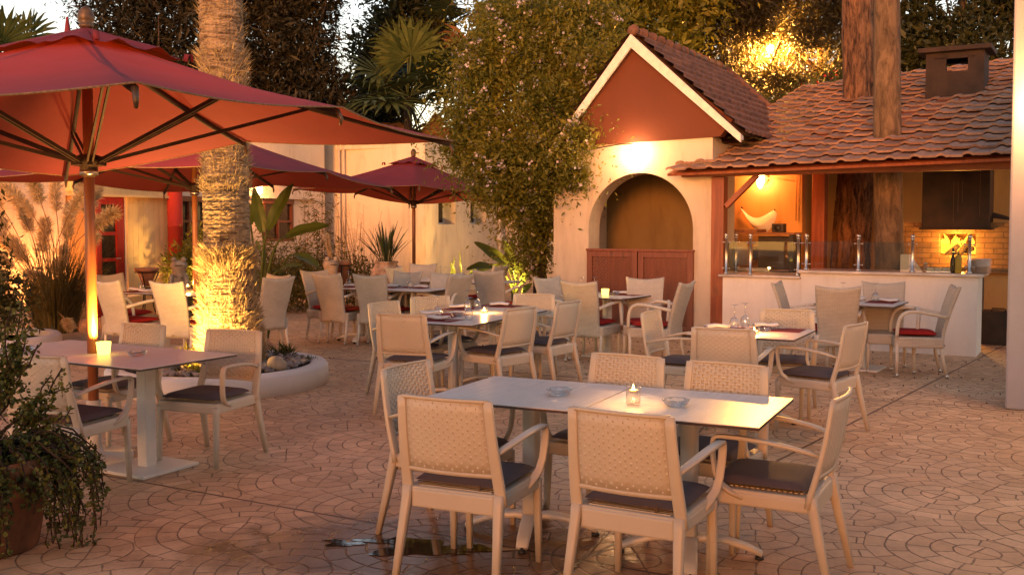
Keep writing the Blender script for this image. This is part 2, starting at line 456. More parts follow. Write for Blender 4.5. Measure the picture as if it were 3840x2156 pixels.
M['glass'] = m_thin_glass('clear_glass')
m = Mat('pressed_crystal'); gl_ = m.new('ShaderNodeBsdfGlass'); gl_.inputs['IOR'].default_value = 1.5; gl_.inputs['Roughness'].default_value = 0.0; tr_ = m.new('ShaderNodeBsdfTransparent'); mx_ = m.new('ShaderNodeMixShader'); mx_.inputs[0].default_value = .7
m.L.new(tr_.outputs[0], mx_.inputs[1]); m.L.new(gl_.outputs[0], mx_.inputs[2]); m.L.new(mx_.outputs[0], m.out.inputs[0]); M['pressed'] = m.m
M['screen_glass'] = m_thin_glass('screen_glass', (.86, .88, .82), .10)
M['crystal'] = m_thin_glass('cut_glass', (.97, .97, .96), .30, .02)
M['pane'] = simple('dark_pane', (.035, .025, .016), .08, var=.3, nscale=3)
M['blind'] = m_wood('slatted_blind', (.16, .085, .035), (.26, .14, .06), 'x')
M['napkin'] = m_fabric('white_napkin', (.78, .74, .72), .1)
M['placemat'] = m_fabric('burgundy_placemat', (.20, .022, .022), rough=.75)
M['marble'] = simple('veined_marble', (.60, .51, .44), .25, var=.25, nscale=4)
M['brick'] = m_brick('soot_brick', (.34, .20, .09), (.27, .15, .065), (.16, .10, .05), .24, .078)
M['hood'] = simple('sooty_metal', (.035, .014, .008), .55, .3, var=.5, nscale=4, bump=.2, bscale=20)
M['dark_box'] = simple('dark_enamel', (.035, .022, .016), .5, var=.4, nscale=5)
M['chim'] = simple('dark_render', (.045, .022, .013), .85, var=.3, nscale=5, bump=.4, bscale=30)
M['terracotta'] = simple('terracotta', (.40, .17, .08), .8, var=.3, nscale=5, bump=.3, bscale=40)
M['clay'] = simple('shaded_clay', (.20, .085, .04), .85, var=.4, nscale=6, bump=.4, bscale=40)  # terracotta darkened, the front pot's shadow is put into the colour
M['old_pot'] = simple('weathered_pot', (.50, .33, .21), .85, var=.5, nscale=7, bump=.5, bscale=30, bdist=.01)
M['stone'] = simple('sandstone', (.42, .32, .22), .9, var=.25, nscale=9, bump=.6, bscale=40, bdist=.008)
M['soil'] = simple('dark_soil', (.045, .028, .018), .95, var=.4, nscale=20, bump=1, bscale=40, bdist=.02)
M['iron'] = simple('wrought_iron', (.03, .02, .016), .5, .6)
M['pine_bark'] = m_bark('pine_bark', (.04, .016, .008), (.32, .155, .075), (1, 1, .22), 16, 1.0, .06)
M['palm_bark'] = m_bark('palm_bark', (.075, .045, .024), (.40, .29, .175), (.4, .4, 2.2), 16, 1.0, .03)
M['fan_palm_bark'] = m_bark('grey_palm_bark', (.075, .045, .024), (.20, .125, .07), (1, 1, .3), 12, .6, .02)
M['dark_bark'] = m_bark('dark_bark', (.03, .018, .012), (.08, .05, .03))
M['fibre'] = m_leaf('palm_fibre', (.24, .17, .095), (.46, .35, .21), .15, .8, 6)
M['conifer'] = m_leaf('dark_needles', (.020, .017, .008), (.045, .036, .016), .2, .6, .8)
M['olive'] = m_leaf('olive_leaves', (.022, .028, .010), (.06, .062, .022), .3, .5, .9)
M['plumbago'] = m_leaf('shrub_leaves', (.11, .12, .016), (.27, .24, .035), .45, .45, 1.1)
M['flower'] = m_leaf('lilac_petals', (.66, .56, .70), (.82, .74, .86), .3, .6)
M['bougain'] = m_leaf('bougainvillea_bracts', (.4, .02, .05), (.55, .05, .06), .4)
M['banana'] = m_leaf('banana_leaf', (.05, .085, .018), (.10, .135, .03), .4, .35)
M['blade'] = m_leaf('grass_blades', (.06, .055, .018), (.15, .115, .04), .3, .6)
M['plume'] = m_leaf('pampas_plume', (.60, .46, .29), (.78, .63, .43), .4, .8)
M['bamboo'] = m_leaf('bamboo_leaves', (.07, .075, .015), (.16, .145, .035), .4, .5)
M['fanleaf'] = m_leaf('fan_palm_leaf', (.05, .075, .022), (.115, .14, .045), .25, .45)
M['dead'] = m_leaf('dead_frond', (.16, .075, .03), (.28, .14, .06), .25, .8)
M['dry'] = m_leaf('dry_twigs', (.22, .13, .07), (.36, .22, .12), .1, .8)
M['succulent'] = m_leaf('succulent_leaves', (.06, .085, .02), (.14, .16, .045), .2, .4, 6)
M['snake'] = m_leaf('sword_leaves', (.04, .062, .018), (.10, .12, .04), .2, .4, 5)
M['litgreen'] = m_leaf('bright_shrub', (.16, .17, .02), (.28, .27, .04), .45, .5)
M['pebble'] = simple('river_pebbles', (.26, .22, .20), .55, var=.35, nscale=5)
m = Mat('puddle_water'); m.set(Base_Color=(.05, .028, .016), Roughness=.03); m.p.inputs['Specular IOR Level'].default_value = .9
m.bump(m.noise(m.world(), 9, 2), .04, .01); M['water'] = m.m
WARM = (1.0, .24, .03); AMBER = (1.0, .33, .075); YEL = (1.0, .52, .13)
M['globe'] = emit('lit_globe', (1.0, .70, .36), 30)
M['bulb'] = emit('lit_bulb', (1.0, .62, .26), 16)
M['flame'] = emit('candle_flame', (1.0, .6, .2), 14)
M['frosted'] = emit('glowing_frosted_glass', (1.0, .66, .10), 1.7)
M['clear_candle'] = m_thin_glass('candle_glass', (1.0, .98, .95), .05)
M['wax'] = simple('candle_wax', (.8, .65, .4), .5)
M['fire'] = emit('oven_fire', (1.0, .36, .025), 1.5)
M['spot_face'] = emit('lit_lens', (1.0, .75, .35), 45)
M['ink'] = simple('dark_print', (.05, .02, .01), .7)
M['card'] = simple('brown_cardboard', (.30, .14, .06), .8)
# ------------------------------------------------------------------ ground, puddle
def box_uv(me):
    uv = me.uv_layers.new(name='UVMap')
    for p in me.polygons:
        n = p.normal; a = max(range(3), key=lambda i: abs(n[i]))
        for li in p.loop_indices:
            c = me.vertices[me.loops[li].vertex_index].co
            uv.data[li].uv = (c.x, c.z) if a == 1 else ((c.y, c.z) if a == 0 else (c.x, c.y))
    return me
b = MB()
b.grid(lambda u, v: ((u-.5)*160, -20+v*180, 0), 4, 4, False)
g = obj('ground', b, M['ground']); tag(g, kind='structure')
b = MB(); n = 40; pts = []
for i in range(n):
    a = 2*PI*i/n; r = .78+.24*math.sin(3*a+1)+.17*math.sin(5*a)+.13*math.sin(9*a+2)
    pts.append((PUD[0]+.40*r*math.cos(a), PUD[1]+.15*r*math.sin(a)-.05*math.cos(a), .004))
b._add(pts, [tuple(range(n))]); b._add([(p[0]*.28+PUD[0]*.72-.44, p[1]*.4+PUD[1]*.6+.06, .004) for p in pts], [tuple(range(n))])
w = obj('puddle', b, M['water']); tag(w, kind='structure')
# ------------------------------------------------------------------ arched gable house (local x along facade, y into the house)
house = empty('gable_house', (.633, 15.22, 0), R(-30), 'small white house with arched opening, red gable and globe lamp', 'house')
HW = 2.485; aL, aR, sp = .583, 2.21, 1.52; ac, ar = (aL+aR)/2, (aR-aL)/2
arc = [(ac-ar*math.cos(PI*i/28), sp+ar*math.sin(PI*i/28)) for i in range(29)]
wall = [(0, 0), (aL, 0)]+arc+[(aR, 0), (HW, 0), (HW, 2.80), (0, 2.74)]
obj('facade', MB().prism(wall, 0, .38), M['plaster'], house)
b = MB(); b.box((.12, 2.0, 1.37), (.24, 3.235, 2.74)); b.box((HW-.12, .70, 1.37), (.24, .635, 2.74)); b.box((HW/2, 3.74, 1.37), (HW, .24, 2.72))
obj('side_wall', b, M['plaster'], house)
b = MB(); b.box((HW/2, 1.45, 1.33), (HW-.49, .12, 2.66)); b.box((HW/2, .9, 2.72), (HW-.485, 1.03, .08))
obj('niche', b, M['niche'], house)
ap, eL, eR = (1.33, 4.29), (-.02, 2.66), (2.94, 2.81)
tri = [(.02, 2.742), (HW+.12, 2.803), (HW+.30, 3.02), (ap[0], ap[1]-.10), (.22, 2.95)]
obj('gable_board', MB().prism(tri, -.05, .12), M['gable'], house)
b = MB()
for (p, q) in ((ap, eL), (ap, eR)):
    d = Vector((q[0]-p[0], 0, q[1]-p[1])).normalized(); nrm = Vector((-d.z, 0, d.x)); nrm = nrm if nrm.z > 0 else -nrm
    P, Q = Vector((p[0], 0, p[1])), Vector((q[0], 0, q[1])); h = .15
    poly = [P, Q, Q-Vector((0, 0, h*.75)), P-Vector((0, 0, h*1.25))]
    b.prism([(v.x, v.z) for v in poly], -.20, -.155)
    b.prism([(v.x, v.z) for v in (P-Vector((0, 0, .02)), Q-Vector((0, 0, .02)), Q-Vector((0, 0, .075)), P-Vector((0, 0, .10)))], -.15, -.06)
obj('barge_board', b, M['barge'], house)
b = MB()
def roof_fn(p, q, ncol):
    P, Q = Vector((p[0], 0, p[1]+.02)), Vector((q[0], 0, q[1]+.02)); d = (Q-P)
    nrm = Vector((-d.z, 0, d.x)).normalized(); nrm = nrm if nrm.z > 0 else -nrm
    def fn(u, v):
        # u along slope, v along ridge
        cu = u*ncol; st = (cu % 1.0); lift = .045*(st)
        k = Vector((0, -.16+v*4.1, 0))
        return P+d*u+k+nrm*(.03+lift+.008*math.sin(v*4.1*2*PI/.22))
    return fn
for (p, q) in ((ap, eR), (ap, eL)):
    f = roof_fn(p, q, 11); vs = []
    for i in range(11):
        b.grid(lambda u, v: f((i+u*.999)/11, v), 2, 76, False)
        b.grid(lambda u, v: f((i+.999)/11, v)-Vector((0, 0, u*.05)), 1, 76, False)
    P, Q = Vector((p[0], -.16, p[1])), Vector((q[0], -.16, q[1]))
    e = Vector((0, 4.1, 0)); b.quad(P, Q, Q+e, P+e)
obj('roof', b, M['dark_tile'], house)
b = MB(); b.tube([(ap[0], -.16, ap[1]+.06), (ap[0], 3.95, ap[1]+.06)], .07, 8)
for i in range(12): b.tube([(ap[0], -.1+i*.34, ap[1]+.07), (ap[0], -.06+i*.34, ap[1]+.07)], .085, 8)
obj('ridge_cap', b, M['dark_tile'], house)
b = MB(); b.tube([(ap[0]+.05+(eR[0]-ap[0])*u, 3.98, ap[1]+.05-(ap[1]-eR[1])*u) for u in (0, .5, 1)], .06, 8)
obj('rear_verge', b, M['dark_tile'], house)
# the two lattice doors standing in the arch
for k, (x0, x1) in enumerate(((aL-.005, aL+.80), (aL+.815, aR+.02))):
    lt = empty('lattice_door', house.matrix_world @ Vector((0, 0, 0)), 0, ['left lattice half door of dark red timber in the arch', 'right lattice half door, wider, of dark red timber in the arch'][k], 'lattice door', 'lattice doors in the arch')
    lt.location = (.633, 15.22, 0); lt.rotation_euler = (0, 0, R(-30))
    b = MB(); z0, z1 = .05, 1.20; fw = .085
    b.box((x0+fw/2, -.02, (z0+z1)/2), (fw, .06, z1-z0), bev=.006); b.box((x1-fw/2, -.02, (z0+z1)/2), (fw, .06, z1-z0), bev=.006)
    b.box(((x0+x1)/2, -.02, z1-fw/2), (x1-x0-2*fw, .058, fw), bev=.006); b.box(((x0+x1)/2, -.02, z0+fw/2), (x1-x0-2*fw, .058, fw), bev=.006)
    b.box(((x0+x1)/2, -.024, z1+.018), (x1-x0+.02, .085, .034), bev=.006)
    obj('frame', b, M['lattice'], lt)
    X0, X1, Z0, Z1 = x0+fw, x1-fw, z0+fw, z1-fw
    def slats(sign, y):
        bb = MB(); sp_ = .052; c = X0-(Z1-Z0)-.1
        while c < X1+(Z1-Z0)+.1:
            # line x = c + sign*(z-Z0); clip
            pts = []
            for z in (Z0, Z1):
                pts.append((c+sign*(z-Z0), z))
            (xa, za), (xb, zb) = pts
            def clip(x, z, xo, zo):
                if x < X0: return X0, z+(X0-x)*(zo-z)/(xo-x)
                if x > X1: return X1, z+(X1-x)*(zo-z)/(xo-x)
                return x, z
            if not (max(xa, xb) <= X0 or min(xa, xb) >= X1):
                A = clip(xa, za, xb, zb); B = clip(xb, zb, xa, za)
                if math.hypot(A[0]-B[0], A[1]-B[1]) > .02: bb.bar((A[0], y, A[1]), (B[0], y, B[1]), .024, .009, up=(0, 1, 0))
            c += sp_
        return bb
    obj('front_slats', slats(1, -.026), M['lattice'], lt); obj('back_slats', slats(-1, -.012), M['lattice'], lt)
# globe lamp
def wall_globe(loc, r, label, out, name='globe_lamp'):
    t = empty(name, loc, 0, label, 'wall lamp')
    obj('globe', MB().ball((0, 0, 0), r, 24, 16), M['globe'], t)
    b = MB(); o = Vector(out); b.tube([o*(r*.85), o*(r+.10)], r*.45, 16)
    obj('fitting', b, M['barge'], t); return t
FN = Vector((-.5, -.866, 0))    # outward normal of the facades
p = Vector((1.795, 14.55, 2.62))+FN*.16
wall_globe(p, .105, 'glowing round globe lamp on the white house wall above the arch', -FN)
b = MB(); hp = lambda u, z, y=-.012: Vector((.633, 15.22, 0))+Vector((.866, -.5, 0))*u+Vector((.5, .866, 0))*y+Vector((0, 0, z))
b.tube([hp(.2+i*.22, 2.725-.03*math.sin(i*1.1)) for i in range(6)], .008, 6)
tag(obj('lamp_cable', b, M['iron']), 'thin dark cable running along the wall to the globe lamp', 'cable')
# ------------------------------------------------------------------ tiled canopy over the bar
EL, ER = Vector((2.16, 13.99, 2.28)), Vector((6.75, 10.83, 2.36)); TL, TR = Vector((5.58, 19.15, 4.16)), Vector((10.7, 15.6, 4.50))
canopy = empty('bar_canopy', (EL+ER)/2*1.0, 0, 'clay tiled bar canopy on red timber posts beside the arched house', 'canopy')
canopy.location = (0, 0, 0)
def CP(u, v): return (EL*(1-u)+ER*u)*(1-v)+(TL*(1-u)+TR*u)*v
NT, NC = 19, 19
b = MB(); CN = (ER-EL).cross(TL-EL).normalized(); CN = CN if CN.z > 0 else -CN
def tile_h(f):   # roman tile profile over one tile width
    return .026*max(0, math.sin(PI*min(1, f/.40)))**.8 if f < .40 else .005*(max(0, math.sin(PI*(f-.40)/.20))**2 if f < .6 else 0)
rr = random.Random(3)
for j in range(NC):
    for i in range(NT):
        jit = rr.uniform(-.006, .006); tilt = rr.uniform(-.004, .004)
        def fn(u, v):
            U_ = (i+u*1.03)/NT; V_ = (j-.10+v*1.08)/NC
            return CP(U_, V_)+CN*(.05+tile_h(u)+.05*(1-v)+jit+tilt*u)
        b.grid(fn, 10, 1, True)
        b.grid(lambda u, v: fn(u, 0)-CN*(.03*v), 10, 1, False)
obj('tiles', b, M['tile'], canopy)
b = MB(); q = [CP(0, 0), CP(1, 0), CP(1, 1), CP(0, 1)]
b._add([p+CN*.015 for p in q]+[p-CN*.02 for p in q], [(0, 1, 2, 3), (7, 6, 5, 4), (0, 4, 5, 1), (1, 5, 6, 2), (2, 6, 7, 3), (3, 7, 4, 0)])
obj('roof_boards', b, M['wood_red'], canopy)
def cbar(name, a, c, w, h, mat='wood_red', up=(0, 0, 1)):
    a, c = Vector(a), Vector(c); d = c-a; o = (a+c)/2
    # build along local x so the grain follows the timber
    L = d.length; me = MB(); me.box((0, 0, 0), (L, w, h), bev=.006)
    t = obj(name, me, M[mat], canopy)
    x = d.normalized(); z = Vector(up); y = z.cross(x).normalized(); z = x.cross(y)
    t.matrix_local = Matrix.Translation(o) @ Matrix((x, y, z)).transposed().to_4x4(); return t
cbar('beam', (2.40, 14.16, 2.305), (6.7, 11.575, 2.305), .10, .105, 'wood_red_x')
def cpost(name, x, y, z, w, rz): 
    me = MB(); me.box((0, 0, z/2), (w, w*.98, z), bev=.008); t = obj(name, me, M['wood_red'], canopy); t.location = (x, y, 0); t.rotation_euler = (0, 0, R(rz)); return t
cpost('post', 2.885, 13.965, 2.252, .18, -31)
cbar('brace', (2.955, 13.86, 1.84), (3.33, 13.64, 2.26), .07, .09, 'wood_red_x', up=(.5, .866, 0))
cpost('rear_post', 4.86, 15.86, 3.0, .20, -33)
b = MB(); cx = CP(.62, .57); 
ch = empty('chimney', (0, 0, 0)); ch.parent = canopy
# a dark box chimney with an open throat and a flat cap
s_ = (3396+3590-3840)/2/3759
def on_roof(s, h):
    # intersect the camera-like ray direction (s,1,h) from (0,0,1.6145) with the roof plane: used once to find where the chimney stands
    o = Vector((0, 0, 1.6145)); d = Vector((s, 1, h)); t = (EL-o).dot(CN)/d.dot(CN); return o+d*t
c0 = on_roof(.448, .117); 
b = MB(); cw, cd, hh = .80, .62, .78
for sx in (-1, 1): b.box((sx*(cw/2-.06), 0, hh/2-.1), (.12, cd, hh+.2))
b.box((0, -cd/2+.05, .13), (cw-.24, .10, .72)); b.box((0, cd/2-.05, .13), (cw-.24, .10, .72))
b.box((0, -cd/2+.05, hh-.05), (cw-.24, .10, .10)); b.box((0, cd/2-.05, hh-.05), (cw-.24, .10, .10))
b.box((-cw/2+.20, -cd/2+.05, .595), (.16, .10, .21)); b.box((cw/2-.17, -cd/2+.05, .595), (.10, .10, .21))
t = obj('stack', b, M['chim'], ch); 
b = MB(); b.box((.0, 0, hh+.035), (cw+.20, cd+.2, .07), bev=.01); t2 = obj('cap', b, M['chim'], ch)
ch.location = c0+Vector((0, .25, .0)); ch.rotation_euler = (0, 0, R(-31))
# dry leaf litter lying on the tiles
b = MB(); rl = random.Random(5)
for i in range(900):
    u, v = rl.random()**1.2*.62, rl.random()**.9
    if rl.random() < .5: u = rl.gauss(.08, .08); v = rl.gauss(.5, .22)
    if not (0 < u < 1 and 0 < v < 1): continue
    p = CP(u, v)+CN*rl.uniform(.075, .105); a = rl.uniform(0, PI); d = Vector((math.cos(a), math.sin(a), rl.uniform(-.1, .5)))*rl.uniform(.02, .07); e = d.cross(CN)*rl.uniform(.15, .4)
    b._add([p-d, p+e, p+d, p-e], [(0, 1, 2, 3)])
lit = obj('fallen_leaves', b, M['dry']); tag(lit, 'dry leaf litter scattered over the clay roof tiles', 'leaf litter', kind='stuff')
# ------------------------------------------------------------------ walls behind the bar
WU, WN = Vector((.839, -.545, 0)), Vector((.545, .839, 0))
def wall_thing(name, a, c, h, th, mat, label, cat='wall', z0=0):
    a, c = Vector((*a, 0)), Vector((*c, 0)); d = c-a; L = d.length
    b = MB(); b.box((L/2, th/2, z0+(h-z0)/2), (L, th, h-z0))
    t = obj(name, b, mat); t.location = a; t.rotation_euler = (0, 0, math.atan2(d.y, d.x)); return tag(t, label, cat)
w0 = Vector((3.835, 16.47, 0))
p1, p2 = w0-WU*1.3, w0+WU*.93
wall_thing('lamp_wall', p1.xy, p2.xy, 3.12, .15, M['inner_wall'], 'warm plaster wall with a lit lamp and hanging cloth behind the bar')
p3 = p2+WN*2.0
wall_thing('return_wall', (p2+WN*.15+WU*-.15).xy, (p3+WU*-.15).xy, 3.2, .15, M['inner_wall'], 'shaded plaster return wall beside the inner timber post')
b0 = p3-WU*.2; b1 = b0+WU*5.6
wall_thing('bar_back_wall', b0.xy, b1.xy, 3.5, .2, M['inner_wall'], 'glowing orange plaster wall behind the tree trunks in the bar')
b = MB()
for dx in (-.09, -.04): b.tube([p2+Vector((0, 0, z))-WN*.03+WU*dx for z in (1.65, 3.0)], .012, 6)
b.tube([p2+WU*-.09-WN*.03+Vector((0, 0, 2.27)), w0+WU*.32-WN*.02+Vector((0, 0, 2.34))], .006, 6)
tag(obj('wall_conduit', b, M['inner_wall']), 'thin cable conduit running down the wall right of the bar lamp', 'conduit')
# wall lamp: a half-shell bulb
t = empty('bar_wall_lamp', (4.0, 16.2, 2.33), 0, 'glowing bullet shaped wall lamp under the clay tiled canopy', 'wall lamp')
obj('bulb', MB().lathe([(0.001, -.17), (.03, -.14), (.055, -.08), (.068, 0), (.066, .05), (.03, .07), (.001, .07)], n=18), M['bulb'], t)
b = MB(); b.lathe([(.001, .071), (.05, .071), (.055, .10), (.001, .10)], n=16); b.tube([(0, 0, .09), WN*.13+Vector((0, 0, .09))], .018, 8); b.tube([WN*.115, WN*.135], .10, 16)
obj('bracket', b, M['inner_wall'], t)
# ------------------------------------------------------------------ bar counter
L = 3.16; cnt = empty('bar_counter', (2.857, 13.60, 0), R(-30), 'white plastered bar counter with marble top and a lower left end', 'counter')
b = MB(); st = 1.05
b.box((st/2, .32, .44), (st, .60, .88)); b.box(((st+L)/2, .32, .48), (L-st-.003, .6, .96))
obj('body', b, M['white_plaster'], cnt)
b = MB(); b.box((st/2-.03, .32, .90), (st+.055, .68, .036), bev=.012); b.box(((st+L)/2+.02, .32, .98), (L-st+.10, .70, .038), bev=.012)
b.box((st+.003, .32, .93), (.02, .58, .06))
obj('marble_top', b, M['marble'], cnt)
cl = lambda x, y, z: Vector((2.857, 13.60, 0))+Vector((.866, -.5, 0))*x+Vector((.5, .866, 0))*y+Vector((0, 0, z))
glass = empty('glass_screen', (2.857, 13.60, 0), R(-30), 'low glass screen held by steel posts along the bar counter', 'glass screen')
def gpost(x, y, z0):
    b = MB(); zt = 1.40
    b.lathe([(.034, z0), (.034, z0+.02), (.019, z0+.03), (.019, zt), (.024, zt+.004), (.024, zt+.018), (.012, zt+.022)], (x, y, 0), 14)
    b.ball((x, y, zt+.045), .028, 14, 10)
    p = obj('post', b, M['steel'], glass)
    c = MB()
    for z in (z0+.08, zt-.05):
        c.tube([(x-.05, y, z), (x+.05, y, z)], .006, 6); 
        for s in (-1, 1): c.tube([(x+s*.045, y-.012, z), (x+s*.045, y+.012, z)], .011, 8)
    obj('clamp', c, M['steel'], p)
for x in (.03, .364, 1.0): gpost(x, .07, .918)
gpost(.03, .50, .918)
PX = (1.106, 1.763, 2.409, 3.058)
for x in PX: gpost(x, .07, .999)
def pane(x0, x1, z0, z1, y=.07): 
    b = MB(); c = .03; pts = []
    for (cx, cz, a0) in ((x0+c, z0+c, 180), (x1-c, z0+c, 270), (x1-c, z1-c, 0), (x0+c, z1-c, 90)):
        for k in range(5): pts.append((cx+c*math.cos(R(a0+k*22.5)), cz+c*math.sin(R(a0+k*22.5))))
    b.prism(pts, y-.004, y+.004); obj('pane', b, M['screen_glass'], glass)
pane(.07, .325, .955, 1.36); pane(.40, .965, .955, 1.365)
for i in range(3): pane(PX[i]+.04, PX[i+1]-.04, 1.03, 1.38-.008*i)
b = MB(); b.box((.03, .285, 1.155), (.008, .36, .40)); obj('pane', b, M['screen_glass'], glass)
# things on and behind the counter
def cthing(name, x, y, z, label, cat, rz=-30): return empty(name, cl(x, y, z), R(rz), label, cat)
KX = lambda F: L-(5.594-12.02*((F-1920)/3759))/(.866+.5*((F-1920)/3759))
t = cthing('napkin_box', KX(3391), .20, .999, 'upright white paper box standing on the marble bar top', 'box')
b = MB(); b.box((0, 0, .11), (.135, .10, .22), bev=.006); obj('box', b, M['napkin'], t); b = MB(); b.tube([(-.04, -.052, .04), (0, -.053, .05), (.04, -.052, .045)], .003, 5); obj('fold', b, M['barge'], t)
b = MB(); b._add([(-.05, -.03, 0), (.06, -.03, 0), (-.05, -.03, .15), (-.05, .05, 0), (.06, .05, 0), (-.05, .05, .15)], [(0, 1, 2), (5, 4, 3), (0, 2, 5, 3), (1, 4, 5, 2), (0, 3, 4, 1)])
o = obj('table_card', b, M['napkin']); o.location = cl(KX(3436), .18, .999); o.rotation_euler = (0, 0, R(-30)); tag(o, 'white triangular card leaning beside the glass screen post on the bar', 'card')
def bottle(name, x, y, label, prof, mat, capm, r): 
    t = cthing(name, x, y, .999, label, 'bottle'); obj('body', MB().lathe(prof, n=18), mat, t); z = prof[-1][1]
    obj('cap', MB().lathe([(r, z+.001), (r, z+.03), (r*.7, z+.04), (.001, z+.04)], n=14), capm, t)
bottle('oil_bottle', KX(3567), .22, 'dark oil bottle with thin neck standing before the oven fire', [(.001, 0), (.03, 0), (.032, .02), (.032, .13), (.027, .17), (.013, .21), (.012, .26)], M['pane'], M['black'], .013)
bottle('squeeze_bottle', KX(3588), .20, 'yellow squeeze bottle on the bar top beside the oil bottle', [(.001, 0), (.038, 0), (.04, .02), (.04, .19), (.034, .215), (.02, .22)], simple('yellow_plastic', (.62, .42, .04), .4), M['litgreen'], .012)
bottle('spice_jar', KX(3462), .22, 'small clear spice jar on the bar top', [(.001, 0), (.026, 0), (.027, .01), (.027, .075), (.02, .085)], M['crystal'], M['steel'], .02)
t = cthing('butter_tray', KX(3513), .22, .999, 'long low tray with three white blocks on the bar top', 'tray')
b = MB(); b.box((0, 0, .012), (.29, .12, .024), bev=.006); obj('tray', b, M['steel'], t)
for k in (-1, 0, 1): b = MB(); b.box((k*.092, 0, .043), (.086, .10, .036), bev=.008); obj('block', b, M['napkin'], t)
for k, (F, y, n_, r, lab) in enumerate(((3640, .36, 11, .085, 'shorter stack of white plates half hidden by the screen post'), (3672, .30, 13, .115, 'taller stack of wide white plates at the bar end'))):
    for i in range(n_):
        pl = obj('plate', MB().lathe([(.001, 0), (r*.55, 0), (r, .010), (r, .013), (r*.6, .005), (.001, .005)], n=20), M['napkin'] if i > n_*.45 else M['marble'])
        pl.location = cl(KX(F), y, .999+i*.0135); tag(pl, lab, 'plate', 'plates of the %s stack' % ('shorter' if k == 0 else 'taller'))
# appliance with pizza box
ap_ = empty('prep_cabinet', (3.62, 15.2, 0), R(-30), 'dark prep cabinet with a steel bin behind the glass screen', 'cabinet')
b = MB(); b.box((.05, .2, .42), (1.25, .55, .84)); b.box((-.52, .2, 1.14), (.06, .5, .60)); b.box((.62, .2, 1.14), (.06, .5, .60)); obj('carcass', b, M['dark_box'], ap_)
b = MB(); b.box((.05, .18, .86), (1.35, .62, .035), bev=.005); obj('worktop', b, M['marble'], ap_)
b = MB(); b.box((.05, .2, 1.455), (1.25, .56, .03), bev=.004); obj('shelf', b, M['card'], ap_)
b = MB(); b.prism([(-.33, .97), (-.08, .97), (.03, 1.06), (.03, 1.25), (-.33, 1.25)], .0, .35); obj('steel_bin', b, M['steel'], ap_)
b = MB(); b.box((.32, .30, 1.16), (.5, .3, .5)); b.box((.32, .13, 1.0), (.44, .02, .10)); obj('oven_front', b, M['dark_box'], ap_)
b = MB(); b.box((-.42, -.02, .95), (.15, .15, .14), bev=.015); obj('crate', b, M['barge'], ap_)
b = MB(); b.tube([(-.2, -.08, .91), (.3, -.08, .91)], .03, 12); obj('paper_roll', b, M['barge'], ap_)
P = Matrix.Translation((3.62, 15.2, 0)) @ Matrix.Rotation(R(-30), 4, 'Z')
t = empty('pizza_box', P @ Vector((-.16, .2, 1.472)), R(-30), 'flat brown pizza box lying on top of the prep cabinet', 'pizza box')
b = MB(); b.box((0, 0, .022), (.54, .5, .044), bev=.003); obj('box', b, M['card'], t)
fc = bpy.data.curves.new('lettering', 'FONT'); fc.body = 'PIZZA'; fc.size = .05; fc.extrude = .0008; fc.align_x = 'CENTER'; fc.space_character = 1.15
fo = bpy.data.objects.new('lettering', fc); COL.objects.link(fo); fo.parent = t; fo.location = (0, -.2515, .006); fo.rotation_euler = (R(90), 0, 0); bpy.context.view_layer.update()
me_ = bpy.data.meshes.new_from_object(fo.evaluated_get(bpy.context.evaluated_depsgraph_get())); me_.materials.clear(); bpy.data.objects.remove(fo)
obj('lettering', me_, M['ink'], t, (0, -.2515, .006), (R(90), 0, 0))
t = empty('speaker_box', P @ Vector((.36, .25, 1.472)), R(-30), 'small dark box beside the pizza box on the cabinet', 'box')
b = MB(); b.box((0, 0, .065), (.17, .2, .13), bev=.006); obj('case', b, M['dark_box'], t); b = MB(); b.lathe([(.05, 0), (.045, .01), (.001, .004)], (0, 0, 0), 16); c = obj('grille', b, M['black'], t); c.location = (0, -.101, .065); c.rotation_euler = (R(90), 0, 0)
# cloth sling on two hooks
h1, h2 = w0-WU*.05+Vector((0, 0, 1.86))-WN*.05, w0+WU*.50+Vector((0, 0, 1.82))-WN*.05
def sling(u, v):
    p = h1.lerp(h2, u); w_ = u+.16*math.sin(PI*u)*u; sag = (.13*math.sin(PI*w_)+.10*u*(1-u))*(1-v)+v*(.30*max(0, math.sin(PI*u**1.5))**.75+.05*math.sin(PI*u))
    return p+Vector((0, 0, -sag-(.02+.04*u)*v))-WN*(.05+.16*math.sin(PI*u)*math.sin(PI*v))+WU*(.06*u*v)+Vector((0, 0, .012*math.sin(v*17+u*5)*math.sin(PI*u)))
b = MB(); b.grid(sling, 22, 12, True)
o = obj('cloth', b, M['napkin'])
sl = empty('cloth_sling', (0, 0, 0), 0, 'pale cloth slung between two hooks on the wall below the bar lamp', 'cloth'); o.parent = sl
for h in (h1, h2): c = MB(); c.tube([h+WN*.045, h+Vector((0, 0, .01)), h+Vector((0, 0, -.02))-WN*.02, h+Vector((0, 0, .02))-WN*.035], .006, 6); obj('hook', c, M['iron'], sl)
